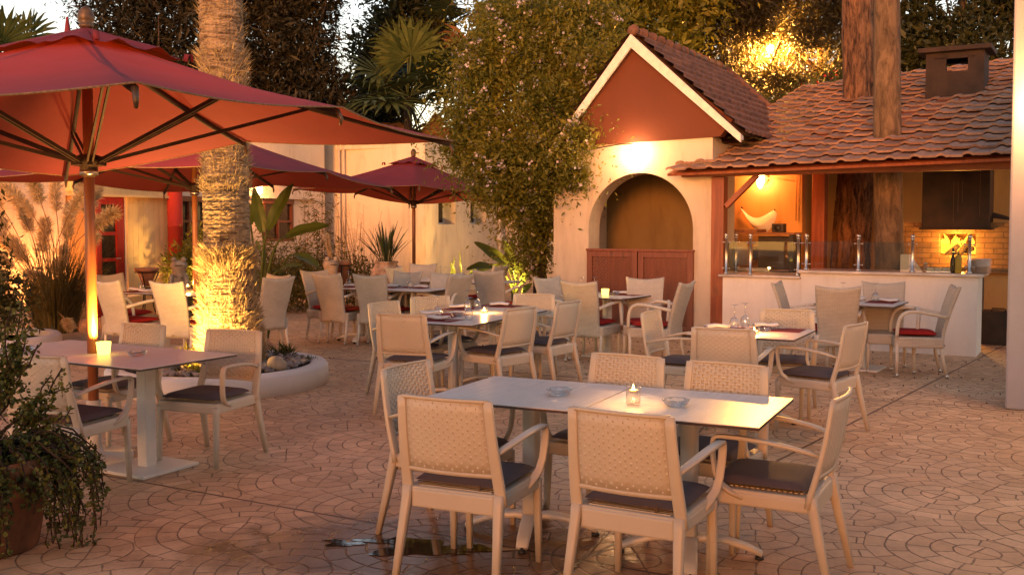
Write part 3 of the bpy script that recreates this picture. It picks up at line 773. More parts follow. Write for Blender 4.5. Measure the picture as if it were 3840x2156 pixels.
# ------------------------------------------------------------------ brick oven with hood and fire
ov = empty('brick_oven', (6.50, 14.62, 0), R(-30), 'sooty brick pizza oven with black hood and burning fire', 'oven')
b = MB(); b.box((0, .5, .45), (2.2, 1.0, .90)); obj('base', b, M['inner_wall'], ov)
b = MB(); fx0, fx1, fz0, fz1 = -.25, .24, 1.14, 1.455
b.box(((-.80+fx0)/2, .3, 1.26), (fx0+.80, .66, .72)); b.box(((fx1+.80)/2, .3, 1.26), (.80-fx1, .66, .72))
b.box(((fx0+fx1)/2, .3, 1.02), (fx1-fx0, .66, .24)); b.box(((fx0+fx1)/2, .3, 1.5375), (fx1-fx0, .66, .165))
b.box(((fx0+fx1)/2, .68, 1.26), (1.5, .1, .7))
for (x0, x1, z0, z1, dy) in ((-.9, .93, .90, .98, .10), (.80, .87, .98, 1.14, .02), (-.88, -.80, .98, 1.14, .02), (.80, .83, 1.14, 1.4, .0)):
    b.box(((x0+x1)/2, .28-dy/2, (z0+z1)/2), (x1-x0, .66+dy, z1-z0-.002))
obj('brickwork', b, M['brick'], ov)
b = MB(); b.grid(lambda u, v: (.0+.86*u, .05+.65*v, 1.615+.22*math.sin(PI*(.5+.5*u))*math.sin(PI*(.15+.7*v))), 18, 8); obj('dome', b, M['chim'], ov)
b = MB(); b.box((-.02, .1, 2.12), (.90, .62, 1.16), bev=.01); b.box((-.02, .1, 1.53), (.96, .66, .03)); obj('hood', b, M['hood'], ov)
c = MB()
for x, z0, z1 in ((-.045, 1.62, 2.2), (.015, 1.75, 2.2), (.07, 1.9, 2.22), (.30, 1.7, 2.5)): c.box((x, -.2125, (z0+z1)/2), (.006, .003, z1-z0))
obj('soot_streak', c, simple('rust_streak', (.12, .05, .02), .7), bpy.data.objects['hood'])
b = MB(); rf = random.Random(12)
for i in range(26):
    x = rf.uniform(fx0+.03, fx1-.03); y = rf.uniform(.18, .45); hgt = rf.uniform(.10, .30); w = rf.uniform(.02, .055); ph = rf.uniform(0, 6)
    P_ = [(x+.03*math.sin(ph+k*1.3)*k/4, y, fz0+.02+hgt*k/5) for k in range(6)]
    b.tube(P_, [w*.6, w, w*.9, w*.7, w*.4, .003], 8)
obj('flames', b, M['fire'], ov)
for k, (x, y, rz, ti) in enumerate(((-.08, .14, .4, .7), (.1, .2, -.5, .3), (-.02, .25, 1.2, .2), (.05, .12, -.2, 1.0))):
    c = MB(); d = Vector((math.cos(rz)*math.cos(ti), math.sin(rz)*math.cos(ti), math.sin(ti)))*.11; o = Vector((x, y, fz0+.07)); c.tube([o-d, o, o+d], [.04, .043, .036], 9); obj('log', c, M['dark_bark'], ov)
t = empty('steel_bin', (6.36, 13.25, 0), R(-30), 'low dark metal bin with lid handle beyond the counter end', 'bin')
b = MB(); b.box((.12, .2, .22), (.50, .42, .44), bev=.01); obj('body', b, M['dark_box'], t); b = MB(); b.tube([(0, .05, .44), (0, .05, .48), (.16, .05, .48), (.16, .05, .44)], .008, 6); obj('handle', b, M['iron'], t)
b = MB(); b.box((-.23, .60, .45), (.14, .3, .9)); tag(obj('dark_gap_box', b, M['dark_box'], None, (6.36, 13.25, 0), (0, 0, R(-30))), 'tall dark box drawn for the dark gap between counter and oven base', 'panel')  # plain dark box drawn for the dark gap beside the counter
# ------------------------------------------------------------------ right hand wall with lamp
b = MB(); b.box((1.5, .4, 2.5), (3.0, .8, 5.0), bev=.02)
pil = obj('white_wall', b, M['shaded_white']); pil.location = (4.275, 8.63, 0); pil.rotation_euler = (0, 0, R(-30)); tag(pil, 'tall white wall at the right edge of the terrace', 'wall')
tb = empty('sky_glow_blocker', (0, -2, 0), 0, 'added white light blocker behind the viewer with flat roof and columns', 'building')  # unseen building, added to keep the sky glow off the near chair backs
b = MB(); b.box((3.4, 1.8, 1.55), (4.4, .4, 3.1)); b.box((5.4, 3.6, 1.55), (.4, 3.2, 3.1)); b.box((-3, -3.3, .85), (22, .3, 1.7)); obj('wall', b, M['white_plaster'], tb)
b = MB(); b.box((-1.2, -.8, 3.2), (13, 7.4, .2)); obj('roof', b, M['white_plaster'], tb)
for x in (-7.2, -4.2): b = MB(); b.lathe([(.16, 0), (.14, .1), (.14, 3.0), (.17, 3.1)], (x, 2.3, 0), 20); obj('column', b, M['white_plaster'], tb)
p = Vector((4.275, 8.63, 2.60))+Vector((.866, -.5, 0))*.30+FN*.15
wall_globe(p, .10, 'lit globe lamp on the tall white wall at the right edge', -FN)
# ------------------------------------------------------------------ left building (local x recedes along the court, -y faces the court)
lb = empty('courtyard_building', (-5.9, 19.5, 0), R(65), 'long cream building with red column, red door and timber windows', 'building')
def lbox(b, x0, x1, y0, y1, z0, z1, **k): b.box(((x0+x1)/2, (y0+y1)/2, (z0+z1)/2), (x1-x0, y1-y0, z1-z0), **k); return b
b = MB(); H = 3.9
# openings: door -2.75..-2.13 (0..2.05); windows A -.963..-.04, B 1.65..2.66 (1.22..2.10)
lbox(b, -9, -3.35, 0, .25, 0, H); lbox(b, -3.35, -2.10, 0, .25, 2.06, H); lbox(b, -2.10, -.963, 0, .25, 0, H)
for (a, c) in ((-.963, -.04), (1.65, 2.66)): lbox(b, a, c, 0, .25, 0, 1.22); lbox(b, a, c, 0, .25, 2.12, H)
lbox(b, -.04, 1.65, 0, .25, 0, H); lbox(b, 2.66, 3.83, 0, .25, 0, H); lbox(b, 3.58, 3.83, .25, 3, 0, H); lbox(b, -9, 3.83, 2.9, 3.1, 0, H)
obj('wall', b, M['back_plaster'], lb)
b = MB()
for i in range(8): lbox(b, -2.07+i*.125, -2.07+i*.125+.121, -.03, -.003, 0, 2.15)
for i in range(17): lbox(b, -3.35+i*.125, -3.35+i*.125+.121, -.17, -.14, 2.09, 2.75)
lbox(b, -3.35, -1.07, -.137, -.003, 2.14, 2.75); lbox(b, -3.35, -1.2, -.21, -.172, 2.06, 2.10)
obj('boarding', b, M['yellow_boards'], lb)
b = MB(); lbox(b, -9, 3.9, -.25, 3.2, H, H+.12); obj('roof', b, M['back_plaster'], lb)
c = MB(); c.lathe([(.135, 0), (.135, 1.55), (.138, 1.552), (.138, 1.575), (.135, 1.577), (.135, 2.9)], (-1.12, -.22, 0), 28); obj('column', c, M['red_column'], lb)
d = MB(); lbox(d, -2.28, -2.12, .0, .09, 0, 2.05); lbox(d, -2.72, -2.62, .0, .09, 0, 2.05); lbox(d, -2.62, -2.28, .0, .09, 1.93, 2.05);
for z in (.0, .50, .95, 1.40): lbox(d, -2.62, -2.28, .01, .08, z, z+.06)
dr_ = obj('door', d, M['door_red'], lb); c = MB(); lbox(c, -3.34, -2.725, .12, .2, 0, 2.05); obj('side_panel', c, M['inner_wall'], lb); c = MB(); lbox(c, -2.62, -2.28, .04, .05, .06, 1.93); obj('pane', c, M['pane'], dr_); c = MB(); c.tube([(-2.25, -.02, 1.0), (-2.25, -.05, 1.0), (-2.35, -.05, 1.0)], .01, 6); obj('handle', c, M['steel'], dr_)
for (a, c_) in ((-.963, -.04), (1.65, 2.66)):
    d = MB(); lbox(d, a, c_, -.03, .10, 2.02, 2.119); lbox(d, a, a+.06, -.01, .10, 1.22, 2.02); lbox(d, c_-.06, c_, -.01, .10, 1.22, 2.02); lbox(d, a+.06, c_-.06, -.01, .1, 1.221, 1.28)
    m_ = (a+c_)/2; lbox(d, m_-.025, m_+.025, .0, .08, 1.28, 2.02); lbox(d, a+.06, m_-.025, .0, .08, 1.62, 1.67); lbox(d, m_+.025, c_-.06, .0, .08, 1.62, 1.67)
    wd = obj('window', d, M['window_wood'], lb); e = MB(); lbox(e, a+.05, c_-.05, .05, .058, 1.25, 2.03); obj('pane', e, M['pane'], wd)
    e = MB()
    for i in range(14): lbox(e, a+.07, c_-.07, .075, .085, 1.30+i*.052, 1.335+i*.052)
    obj('blind', e, M['blind'], wd)
c = MB(); lbox(c, 1.2, 3.4, -.12, -.003, 2.125, 2.17); obj('lintel', c, M['back_plaster'], lb)
b = MB(); lp = Vector((-5.30, 20.68, 2.31))+U(-25)*.14
t = empty('column_wall_lamp', lp, 0, 'glowing oval wall lamp just right of the shaggy palm trunk', 'wall lamp')
obj('bulb', MB().ball((0, 0, 0), .055, 18, 14, (1, 1, 2.2)), M['bulb'], t); c = MB(); c.tube([(-.0, 0, -.12), U(-25)*-.14+Vector((0, 0, -.12))], .02, 8); c.lathe([(.03, -.13), (.045, -.115), (.001, -.112)], n=12); obj('bracket', c, M['bronze'], t)
# ------------------------------------------------------------------ white outbuilding with two small windows
A = Vector((-4.62, 23.69, 0)); B = Vector((-1.925, 22.25, 0)); VD = Vector((.4226, .906, 0)); C_ = B+VD*4.6
ob = empty('white_outbuilding', B, 0, 'plain white outbuilding with two small deep windows behind the rear parasol', 'building')
fl = empty('tmp', (0, 0, 0)); bpy.data.objects.remove(fl)
b = MB(); d = (A-B); b.M = Matrix.Rotation(math.atan2(-d.y, -d.x), 4, 'Z'); Lf = d.length
b.box((-Lf/2, .16, 1.74), (Lf, .30, 3.48)); obj('front_wall', b, M['back_plaster'], ob)
b = MB(); b.M = Matrix.Rotation(math.atan2(VD.y, VD.x), 4, 'Z')
wins = ((.60, 1.42), (2.18, 3.02)); z0, z1, h, th = 1.58, 2.17, 3.49, .40
edges = [0, .60, 1.42, 2.18, 3.02, 4.6]
for i in range(5):
    x0, x1 = edges[i], edges[i+1]
    if i in (1, 3): lbox(b, x0, x1, .0, th, 0, z0); lbox(b, x0, x1, .0, th, z1, h)
    else: lbox(b, x0, x1, .0, th, 0, h)
obj('side_wall', b, M['back_plaster'], ob)
b = MB(); b.M = Matrix.Rotation(math.atan2(VD.y, VD.x), 4, 'Z'); lbox(b, .05, 4.5, .4, 2.4, 3.3, 3.42); lbox(b, 4.3, 4.5, .4, 2.6, 0, 3.3); obj('roof', b, M['back_plaster'], ob)
for (x0, x1) in wins:
    c = MB(); c.M = Matrix.Rotation(math.atan2(VD.y, VD.x), 4, 'Z'); lbox(c, x0, x0+.04, .30, .36, z0, z1); lbox(c, x1-.04, x1, .30, .36, z0, z1); lbox(c, x0+.04, x1-.04, .30, .36, z1-.04, z1); lbox(c, x0+.04, x1-.04, .3, .36, z0, z0+.04); lbox(c, (x0+x1)/2-.02, (x0+x1)/2+.02, .3, .36, z0+.04, z1-.04)
    wd = obj('window', c, M['barge'], ob); e = MB(); e.M = c.M.copy() if hasattr(c, 'M') else Matrix.Identity(4); lbox(e, x0, x1, .33, .34, z0, z1); obj('pane', e, M['pane'], wd)
b = MB(); pp = B+VD*3.7+U(-25)*.05
b.tube([pp, pp+Vector((0, 0, 3.4))], .035, 10); b.tube([pp+Vector((0, 0, 1.12)), pp+Vector((0, 0, 1.32))], .085, 12)
for z in (.6, 1.9, 2.9): b.tube([pp+Vector((0, 0, z)), pp+Vector((0, 0, z+.03))], .045, 10)
tag(obj('drain_pipe', b, M['barge']), 'pale drain pipe with collar on the outbuilding wall by the bush', 'pipe')
b = MB(); pp = A+Vector((.62, -.42, 0)); b.tube([pp, pp+Vector((0, 0, 3.4))], .03, 8); b.tube([pp+Vector((.12, -.06, 0)), pp+Vector((.12, -.06, 3.4))], .02, 8); b.tube([pp+Vector((.02, -.03, 2.5+.1*math.sin(i))) +Vector((.06*math.sin(i*1.7), 0, .05*i)) for i in range(5)], .012, 6)
tag(obj('cable_pipe', b, M['back_plaster']), 'pair of thin pipes up the wall corner left of the rear parasol', 'pipe')
c3 = C_-VD*.5; wall_thing('garden_wall', c3.xy, (c3+Vector((.866, -.5, 0))*3.2).xy, 2.9, .25, M['back_plaster'], 'pale garden wall behind the flowering bush')
t = empty('solar_panels', B+Vector((-1.2, .9, 3.55)), R(-28), 'dark solar water panels lying on the outbuilding roof', 'solar panel')
b = MB(); b.box((0, 0, .05), (1.8, .8, .05), bev=.005, M=Matrix.Rotation(.12, 4, 'X')); obj('panel', b, M['pane'], t)
b = MB(); b.tube([(-.85, -.3, 0), (-.2, -.42, .03), (.5, -.42, .02), (.9, -.42, .06)], .02, 6); obj('hose', b, M['iron'], t)
# dark spire of a closed parasol behind the first canopy
t = empty('closed_parasol', (-7.9, 18.0, 0), 0, 'closed red parasol whose pointed tip rises behind the front parasol', 'parasol')
obj('cover', MB().lathe([(.16, 1.2), (.19, 2.2), (.17, 3.6), (.12, 4.4), (.075, 4.8), (.02, 5.26), (.001, 5.27)], n=16, wob=lambda a, z: 1+.08*math.sin(6*a)), M['canopy'], t)
obj('pole', MB().lathe([(.035, 0), (.035, 1.3)], n=12), M['pole_wood'], t)
# round white planter at far left
def ring_wall(b, c, r0, r1, h, n=72):
    b.lathe([(r0, -.02), (r0, h-.025), (r0+.02, h), (r1-.03, h), (r1, h-.03), (r1+.004, -.02)], c, n)
pr = empty('planter_ring', (-2.95, 10.05, 0), 0, 'low round white planter wall around the big shaggy palm', 'planter')
b = MB(); ring_wall(b, (0, 0, 0), .90, 1.08, .205); obj('rim', b, M['white_plaster'], pr)
b = MB(); b.grid(lambda u, v: (.899*u*math.cos(2*PI*v), .899*u*math.sin(2*PI*v), .175+.012*math.sin(9*u+5*v)), 8, 40); obj('soil', b, M['soil'], pr)
lp2 = empty('planter_ring', (-6.35, 11.9, 0), 0, 'white round planter holding dark shrubs at the left edge', 'planter')
b = MB(); ring_wall(b, (0, 0, 0), .75, .9, .28); obj('rim', b, M['white_plaster'], lp2)
b = MB(); b.lathe([(.001, .2), (.749, .2)], n=40); obj('soil', b, M['soil'], lp2)
# pebbles in the palm ring: far too many to be told apart
pv = []; rp = np.random.RandomState(4)
b = MB()
for i in range(780):
    a = rp.rand()*2*PI; r = .34+.54*math.sqrt(rp.rand()); s = rp.uniform(.018, .05); 
    if r > .86: continue
    b.M = Matrix.Translation((-2.95+r*math.cos(a), 10.05+r*math.sin(a), .190+s*.3+rp.rand()*.02)) @ Matrix.Rotation(rp.rand()*6, 4, 'Z') @ Matrix.Rotation(rp.rand()*.5, 4, 'X')
    b.ball((0, 0, 0), s, 7, 5, (1, rp.uniform(.55, .8), rp.uniform(.4, .6)))
peb = obj('pebbles', b, M['pebble']); tag(peb, 'grey river pebbles filling the palm planter', 'pebbles', kind='stuff')
b = MB(); b.ball((0, 0, .09), .085, 16, 10, (1.0, .8, .9)); b.ball((.03, .01, .07), .08, 14, 10, (1, .9, .85)); o = obj('boulder', b, M['stone']); o.location = (-2.28, 9.62, .17); tag(o, 'round tan boulder among the pebbles right of the palm', 'stone')
# ------------------------------------------------------------------ resin armchair (local: faces +y, origin on the floor)
def bez(p0, p1, p2, p3, n=8):
    o = []
    for i in range(n+1):
        t = i/n; s = 1-t
        o.append(tuple(s*s*s*a+3*s*s*t*b+3*s*t*t*c+t*t*t*d for a, b, c, d in zip(p0, p1, p2, p3)))
    return o
def back_curve(z):
    """y of the resin back at height z"""
    t = (z-.44)/.42
    return -.205-.085*t-.01*math.sin(PI*min(1, max(0, t)))
def make_resin():
    root = empty('resin_armchair', (0, 0, 0))
    me = M['resin']
    # seat with rounded apron
    b = MB(); b.box((0, .015, .415), (.47, .455, .028), bev=.010)
    b.box((0, .232, .388), (.44, .03, .055), bev=.010); b.box((0, -.207, .378), (.41, .028, .085), bev=.010)
    for s in (-1, 1): b.box((s*.226, .012, .388), (.028, .43, .058), bev=.010)
    for i in range(16): b.box((0, .18-i*.024, .4305), (.36, .014, .005))
    obj('seat', b, me, root)
    # back frame: two uprights and two rails
    b = MB()
    for s in (-1, 1):
        P_ = [(s*(.232-.022*((z-.40)/.46)), back_curve(z), z) for z in (.385, .44, .50, .56, .62, .68, .74, .80, .852)]
        b.tube(P_, [1.05, 1.05, 1.02, 1.0, .95, .9, .87, .85, .82], 12, flat=(.0250, .0125))
    b.slab(lambda u, v: ((u-.5)*.41, back_curve(.838+.018*v)-.022*math.sin(PI*u)+.0, .828+.034*v-.006*math.cos(2*PI*u)*0), (0, .98, .2)) if False else None
    for (z0, z1) in ((.8455, .858), (.508, .526)):
        b.slab(lambda u, v: (Vector(((u-.5)*(.432 if z0 > .7 else .455)*.98, back_curve(z0+(z1-z0)*v)-.024*math.sin(PI*u), z0+(z1-z0)*v)), Vector((0, .98, .2))), 14, 2, .016)
    bk = obj('backrest', b, me, root)
    # woven panel: real bands passing in and out of the warps
    b = MB(); rows = 20; nw = 17
    for r in range(rows):
        z0 = .526+(.846-.526)*r/rows; hgt = (.846-.526)/rows*.965
        hw = .204-.016*((z0-.52)/.33)
        def f(u, v, r=r, z0=z0, hgt=hgt, hw=hw):
            x = (u*2-1)*hw; z = z0+hgt*v
            ww = math.sin(PI*nw*u+PI*(r % 2)); ww = math.copysign(abs(ww)**.6, ww)
            return Vector((x, back_curve(z)-.024*math.sin(PI*u)+.0030*ww, z)), Vector((0, .98, .2))
        b.slab(f, nw*4, 1, .0042, True)
    for i in range(nw+1):
        u = (i)/nw; 
        P_ = [((u*2-1)*(.203-.016*((z-.52)/.33)), back_curve(z)-.024*math.sin(PI*u), z) for z in (.515, .60, .69, .77, .85)]
        b.tube(P_, 1, 6, flat=(.0075, .003))
    b.slab(lambda u, v: (Vector(((u*2-1)*(.204-.016*v), back_curve(.522+.326*v)-.024*math.sin(PI*u)-.0030, .522+.326*v)), Vector((0, .98, .2))), 12, 6, .0040)
    obj('woven_panel', b, me, bk)
    for s in (-1, 1):
        # armrest: flat sweep from the upright forward, then down to the seat rail
        P_ = [(s*.222, back_curve(.615)+.01, .612), (s*.236, -.19, .628), (s*.256, -.11, .648), (s*.268, 0, .664), (s*.272, .10, .670), (s*.272, .17, .670), (s*.2715, .200, .667), (s*.271, .214, .656), (s*.2705, .218, .635), (s*.267, .217, .58), (s*.260, .210, .51), (s*.250, .19, .455), (s*.236, .15, .420), (s*.224, .09, .395)]
        b = MB()
        
        b.tube(P_, [.8, .95, 1.05, 1.1, 1.1, 1.05, 1.0, 1.0, 1.0, 1.0, 1.0, 1.05, 1.1, 1.0], 10, flat=(.0185, .0085))
        obj('armrest', b, me, root)
        b = MB(); b.tube([(s*.222, .228, .40), (s*.224, .23, .36), (s*.226, .236, .20), (s*.228, .242, 0)], [1.2, 1.0, .9, .72], 10, flat=(.0185, .0185)); obj('leg', b, me, root)
        b = MB(); b.tube([(s*.228, back_curve(.44), .43), (s*.228, -.215, .38), (s*.236, -.245, .24), (s*.248, -.30, 0)], [1.2, 1.15, 1.0, .72], 10, flat=(.0195, .0195)); obj('leg', b, me, root)
    b = MB()
    def cush(u, v):
        x, y = (u-.5)*2, (v-.5)*2
        e = (1-abs(x)**6)*(1-abs(y)**6)
        return x, y, e
    for sgn, h in ((1, .032), (-1, .006)):
        b.grid(lambda u, v: (cush(u, v)[0]*.215*(1-.03*abs(cush(u, v)[1])**8), .03+cush(u, v)[1]*.212*(1-.03*abs(cush(u, v)[0])**8), .452+sgn*h*cush(u, v)[2]**.6+.004*math.sin(7*u+3)*math.sin(5*v)*cush(u, v)[2]), 18, 18, True, flip=sgn < 0)
    cu = obj('cushion', b, M['grey_cushion'], root)
    c = MB(); c.box((.12, -.1885, .446), (.012, .004, .026)); c.tube([(-.19, -.184, .449), (0, -.187, .449), (.19, -.184, .449)], .003, 5); obj('zip', c, M['bronze'], cu)
    return root
def weave_uv(o): box_uv(o.data); return o
def make_wicker():
    root = empty('wicker_armchair', (0, 0, 0)); wk = M['wicker']
    by = lambda z: -.215-.15*max(0, (z-.42)/.53)**1.25-.0*z
    def back(u, v):
        x = (u-.5)*2; top = .955-.030*(1-x*x)*1.0
        z = .29+(top-.29)*v
        hw = .205+.028*max(0, (v-.25)/.75)**1.5-.01*math.sin(PI*min(1, v*2))
        return Vector((x*hw, by(z)-.030*(1-x*x)*v**.5, z)), Vector((0, .96, .2))
    b = MB(); b.slab(back, 14, 16, .034)
    weave_uv(obj('backrest', b, wk, root))
    b = MB(); b.box((0, .02, .365), (.50, .49, .115), bev=.02); weave_uv(obj('seat', b, wk, root))
    for s in (-1, 1):
        b = MB(); b.tube(bez((s*.215, by(.64)+.01, .635), (s*.255, -.1, .665), (s*.28, .02, .70), (s*.285, .12, .69), 8)+bez((s*.285, .13, .688), (s*.285, .215, .67), (s*.275, .24, .60), (s*.262, .243, .42), 9), .0195, 10)
        obj('armrest', b, M['wicker_tube'], root)
        for (x, y, dy) in ((s*.232, .235, .0), (s*.215, -.20, -.055)):
            b = MB(); b.tube([(x, y, .36), (x*1.0, y+dy*.3, .2), (x*1.02, y+dy, .035)], [.021, .019, .016], 9)
            lg = obj('leg', b, M['wicker_tube'], root); c = MB(); c.tube([(x*1.02, y+dy, .036), (x*1.025, y+dy*1.15, 0)], .0165, 9); obj('foot_cap', c, M['steel'], lg)
    b = MB()
    def cu(u, v, sg):
        x, y = (u-.5)*2, (v-.5)*2; e = ((1-abs(x)**5)*(1-abs(y)**5))
        return (x*.21, .035+y*.20, .452+sg*(.034 if sg > 0 else .022)*e**.5+.006*math.sin(5*u+2*v)*e)
    b.grid(lambda u, v: cu(u, v, 1), 16, 16); b.grid(lambda u, v: cu(u, v, -1), 16, 16, flip=True)
    obj('cushion', b, M['red_cushion'], root)
    b = MB(); b.tube([(0, by(.31)-.045, .315), (0, by(.31)-.058, .315)], .013, 8); obj('glide', b, M['stone'], root)
    return root
RES = make_resin(); WIC = make_wicker(); used = {}
def place(proto, x, y, rz, label, cat, group):
    k = proto.name
    o = proto if k not in used else copy_tree(proto)
    used[k] = 1
    o.location = (x, y, 0); o.rotation_euler = (0, 0, R(rz))
    return tag(o, label, cat, group)
GR = 'white resin armchairs with grey cushions'
def res(tx, ty, rz, label):   # tx, ty: middle of the back's top edge
    d = Vector((-math.sin(R(rz)), math.cos(R(rz)), 0)); o = Vector((tx, ty, 0))+d*.30
    return place(RES, o.x, o.y, rz, label, 'armchair', GR)
res(-.30, 4.32, -24, 'near grey table: left of the two resin chairs with backs to the viewer')
res(.43, 4.0, -29, 'near grey table: right of the two resin chairs with backs to the viewer')
res(-.58, 5.37, -118, 'resin chair at the left end of the near grey table')
res(.67, 5.75, 148, 'near grey table: far side resin chair directly behind the near candle glass')
res(1.17, 5.41, 148, 'near grey table: far side resin chair nearest the right end')
res(1.48, 4.43, 62, 'resin chair at the right end of the near grey table, turned side on')
res(-2.76, 5.73, -17, 'resin chair beside the trailing potted plant, back to the viewer')
res(-2.77, 7.53, 152, 'resin chair facing the viewer behind the glowing yellow candle and parasol pole')
res(-1.97, 7.10, 160, 'resin chair between the palm planter and the table under the big parasol')
res(-3.72, 6.35, -22, 'resin chair mostly hidden behind the plants at the left edge')
res(-.93, 8.32, -20, 'laid middle table: resin chair at its near end, back to the viewer')
res(-1.24, 9.60, -122, 'laid middle table: resin chair on its left, nearest the near end')
res(-.85, 10.32, -146, 'laid middle table: resin chair on its left towards the far end')
res(.09, 8.92, 50, 'laid middle table: nearer of the two resin chairs on its right')
res(.56, 9.66, 56, 'laid middle table: farther of the two resin chairs on its right')
res(.24, 10.72, 162, 'laid middle table: resin chair at its far end facing the viewer')
res(1.18, 8.59, -118, 'small laid table by the counter: resin chair on its left side')
res(1.52, 7.20, -23, 'small laid table by the counter: resin chair with its back to the viewer')
res(2.42, 8.79, 160, 'small laid table by the counter: far side resin chair facing the viewer')
res(2.61, 7.54, 50, 'small laid table by the counter: resin chair on its right, turned side on')
GW = 'white wicker armchairs with red cushions'
def wic(tx, ty, rz, label):
    d = Vector((-math.sin(R(rz)), math.cos(R(rz)), 0)); o = Vector((tx, ty, 0))+d*.385
    return place(WIC, o.x, o.y, rz, label, 'wicker chair', GW)
wic(2.97, 11.32, -116, 'wicker chair left of the table beside the white bar counter')
wic(3.42, 10.49, -14, 'wicker chair with its back to the viewer beside the white bar counter')
wcush = wic(4.21, 11.35, 168, 'wicker chair against the bar counter, its red cushion propped up')
wic(4.70, 10.55, 76, 'wicker chair at far right, side on, beside the bar counter end')
wic(.41, 12.39, -135, 'arch table: wicker chair at its left rear, beside the bush')
wic(.75, 11.45, -31, 'arch table: wicker chair with its back to the viewer')
wic(1.63, 12.25, 172, 'arch table: wicker chair facing the viewer before the lattice doors')
wic(2.00, 11.30, 60, 'arch table: wicker chair on its right, turned side on')
wic(-2.81, 14.15, -132, 'long table right of the palm: wicker chair at its left end')
wic(-2.47, 13.22, -28, 'long table right of the palm: leftmost wicker chair with back to the viewer')
wic(-1.85, 12.95, -14, 'long table right of the palm: middle wicker chair with back to the viewer')
wic(-1.42, 13.83, 150, 'long table right of the palm: far side wicker chair beside the big pot')
wic(-.87, 13.49, 164, 'long table right of the palm: far side wicker chair, second from the pot')
wic(-.64, 12.97, 50, 'long table right of the palm: wicker chair at its right end')
wic(-1.83, 15.3, -115, 'rear table under the far parasol: wicker chair left of the pole')
wic(-1.44, 16.4, 165, 'rear table under the far parasol: wicker chair by the white outbuilding wall')
wic(-.34, 14.06, -18, 'rear table under the far parasol: large wicker chair with back to the viewer')
wic(-.15, 15.6, 60, 'rear table under the far parasol: darker wicker chair by the banana plant')
wic(-4.75, 11.66, -30, 'table behind the palm: left wicker chair with its back to the viewer')
wic(-5.32, 13.15, -118, 'table behind the palm: wicker chair at its left end before the red door')
wic(-3.95, 11.39, -20, 'table behind the palm: wicker chair tucked against the trunk, back to the viewer')
wic(-2.85, 12.3, 50, 'table behind the palm: nearer wicker chair right of the trunk')
wic(-3.0, 12.95, 140, 'table behind the palm: farther wicker chair right of the trunk')
# propped cushion
for ch_ in wcush.children:
    if ch_.name.startswith('cushion'):
        ch_.location = (0, -.34, .235); ch_.rotation_euler = (R(52), 0, R(4))
# ------------------------------------------------------------------ tables
def make_table(kind):
    t = empty('dining_table', (0, 0, 0))
    b = MB(); b.box((0, 0, .7365), (.834, .80, .004)); tp = obj('tabletop', b, M['laminate'], t)
    b = MB(); b.box((0, 0, .7285), (.833, .799, .0115)); obj('core', b, M['core'], tp)
    b = MB()
    if kind == 'star':
        b.tube([(0, 0, .07), (0, 0, .72)], 1, 16, flat=(.039, .039))
        obj('column', b, M['table_metal'], t)
        for k in range(4):
            b = MB(); a = PI/4*0+k*PI/2+.30; d = Vector((math.cos(a), math.sin(a), 0))
            P_ = [d*.01+Vector((0, 0, .085)), d*.08+Vector((0, 0, .098)), d*.18+Vector((0, 0, .088)), d*.28+Vector((0, 0, .058)), d*.345+Vector((0, 0, .028))]
            b.tube(P_, [1.15, 1.1, 1, .95, .85], 10, flat=(.036, .014)); lg = obj('foot', b, M['table_metal'], t)
            c = MB(); c.lathe([(.022, 0), (.022, .012), (.012, .016), (.012, .03)], tuple(d*.335), 12); obj('rubber_pad', c, M['black'], lg)
    else:
        b.box((0, 0, .37), (.085, .085, .70), bev=.004); obj('column', b, M['table_metal'], t)
        b = MB(); b.box((0, 0, .014), (.46, .46, .022), bev=.004); obj('base_plate', b, M['table_metal'], t)
    b = MB(); b.box((0, 0, .7165), (.34, .34, .012)); obj('mounting_plate', b, M['table_metal'], t)
    return t
T_STAR, T_PLATE = make_table('star'), make_table('plate')
def table(proto, x, y, rz, label, z=0): 
    k = 'T'+proto.name; o = proto if k not in used else copy_tree(proto); used[k] = 1
    o.location = (x, y, z); o.rotation_euler = (0, 0, R(rz)); return tag(o, label, 'table', 'square grey topped dining tables')
def tpair(proto, cx, cy, rz, labs, n=2):
    u = U(rz)
    for s, l in zip((-1, 1), labs): table(proto, cx+u.x*s*.4220, cy+u.y*s*.4220, rz, l)
tpair(T_STAR, .48, 4.99, -26, ('left half of the near grey double table, ashtray on it', 'right half of the near grey double table, candle at its inner edge'))
tpair(T_PLATE, -2.77, 6.736, -29, ('left half of the double table under the big red parasol', 'right half of the parasol table, with the glowing yellow candle on it'))
tpair(T_STAR, -.36, 9.49, 65, ('near half of the laid middle double table, set with placemats', 'far half of the laid middle double table behind the pink candle'))
table(T_STAR, 1.935, 8.04, -28, 'single laid table with two upturned glasses near the bar counter')
table(T_PLATE, 3.86, 11.04, -32, 'single laid table close against the white bar counter')
table(T_PLATE, 1.155, 12.12, -36, 'single laid table with a yellow candle before the arch')
tpair(T_STAR, -1.68, 13.5, -26, ('left half of the long laid table right of the palm', 'right half of the long laid table right of the palm'))
tpair(T_PLATE, -.75, 15.15, -26, ('left half of the rear table under the far parasol', 'right half of the rear table next to the banana plant'))
tpair(T_PLATE, -4.07, 12.62, -26, ('left half of the laid table behind the palm trunk', 'right half of the laid table, hidden behind the palm trunk'))
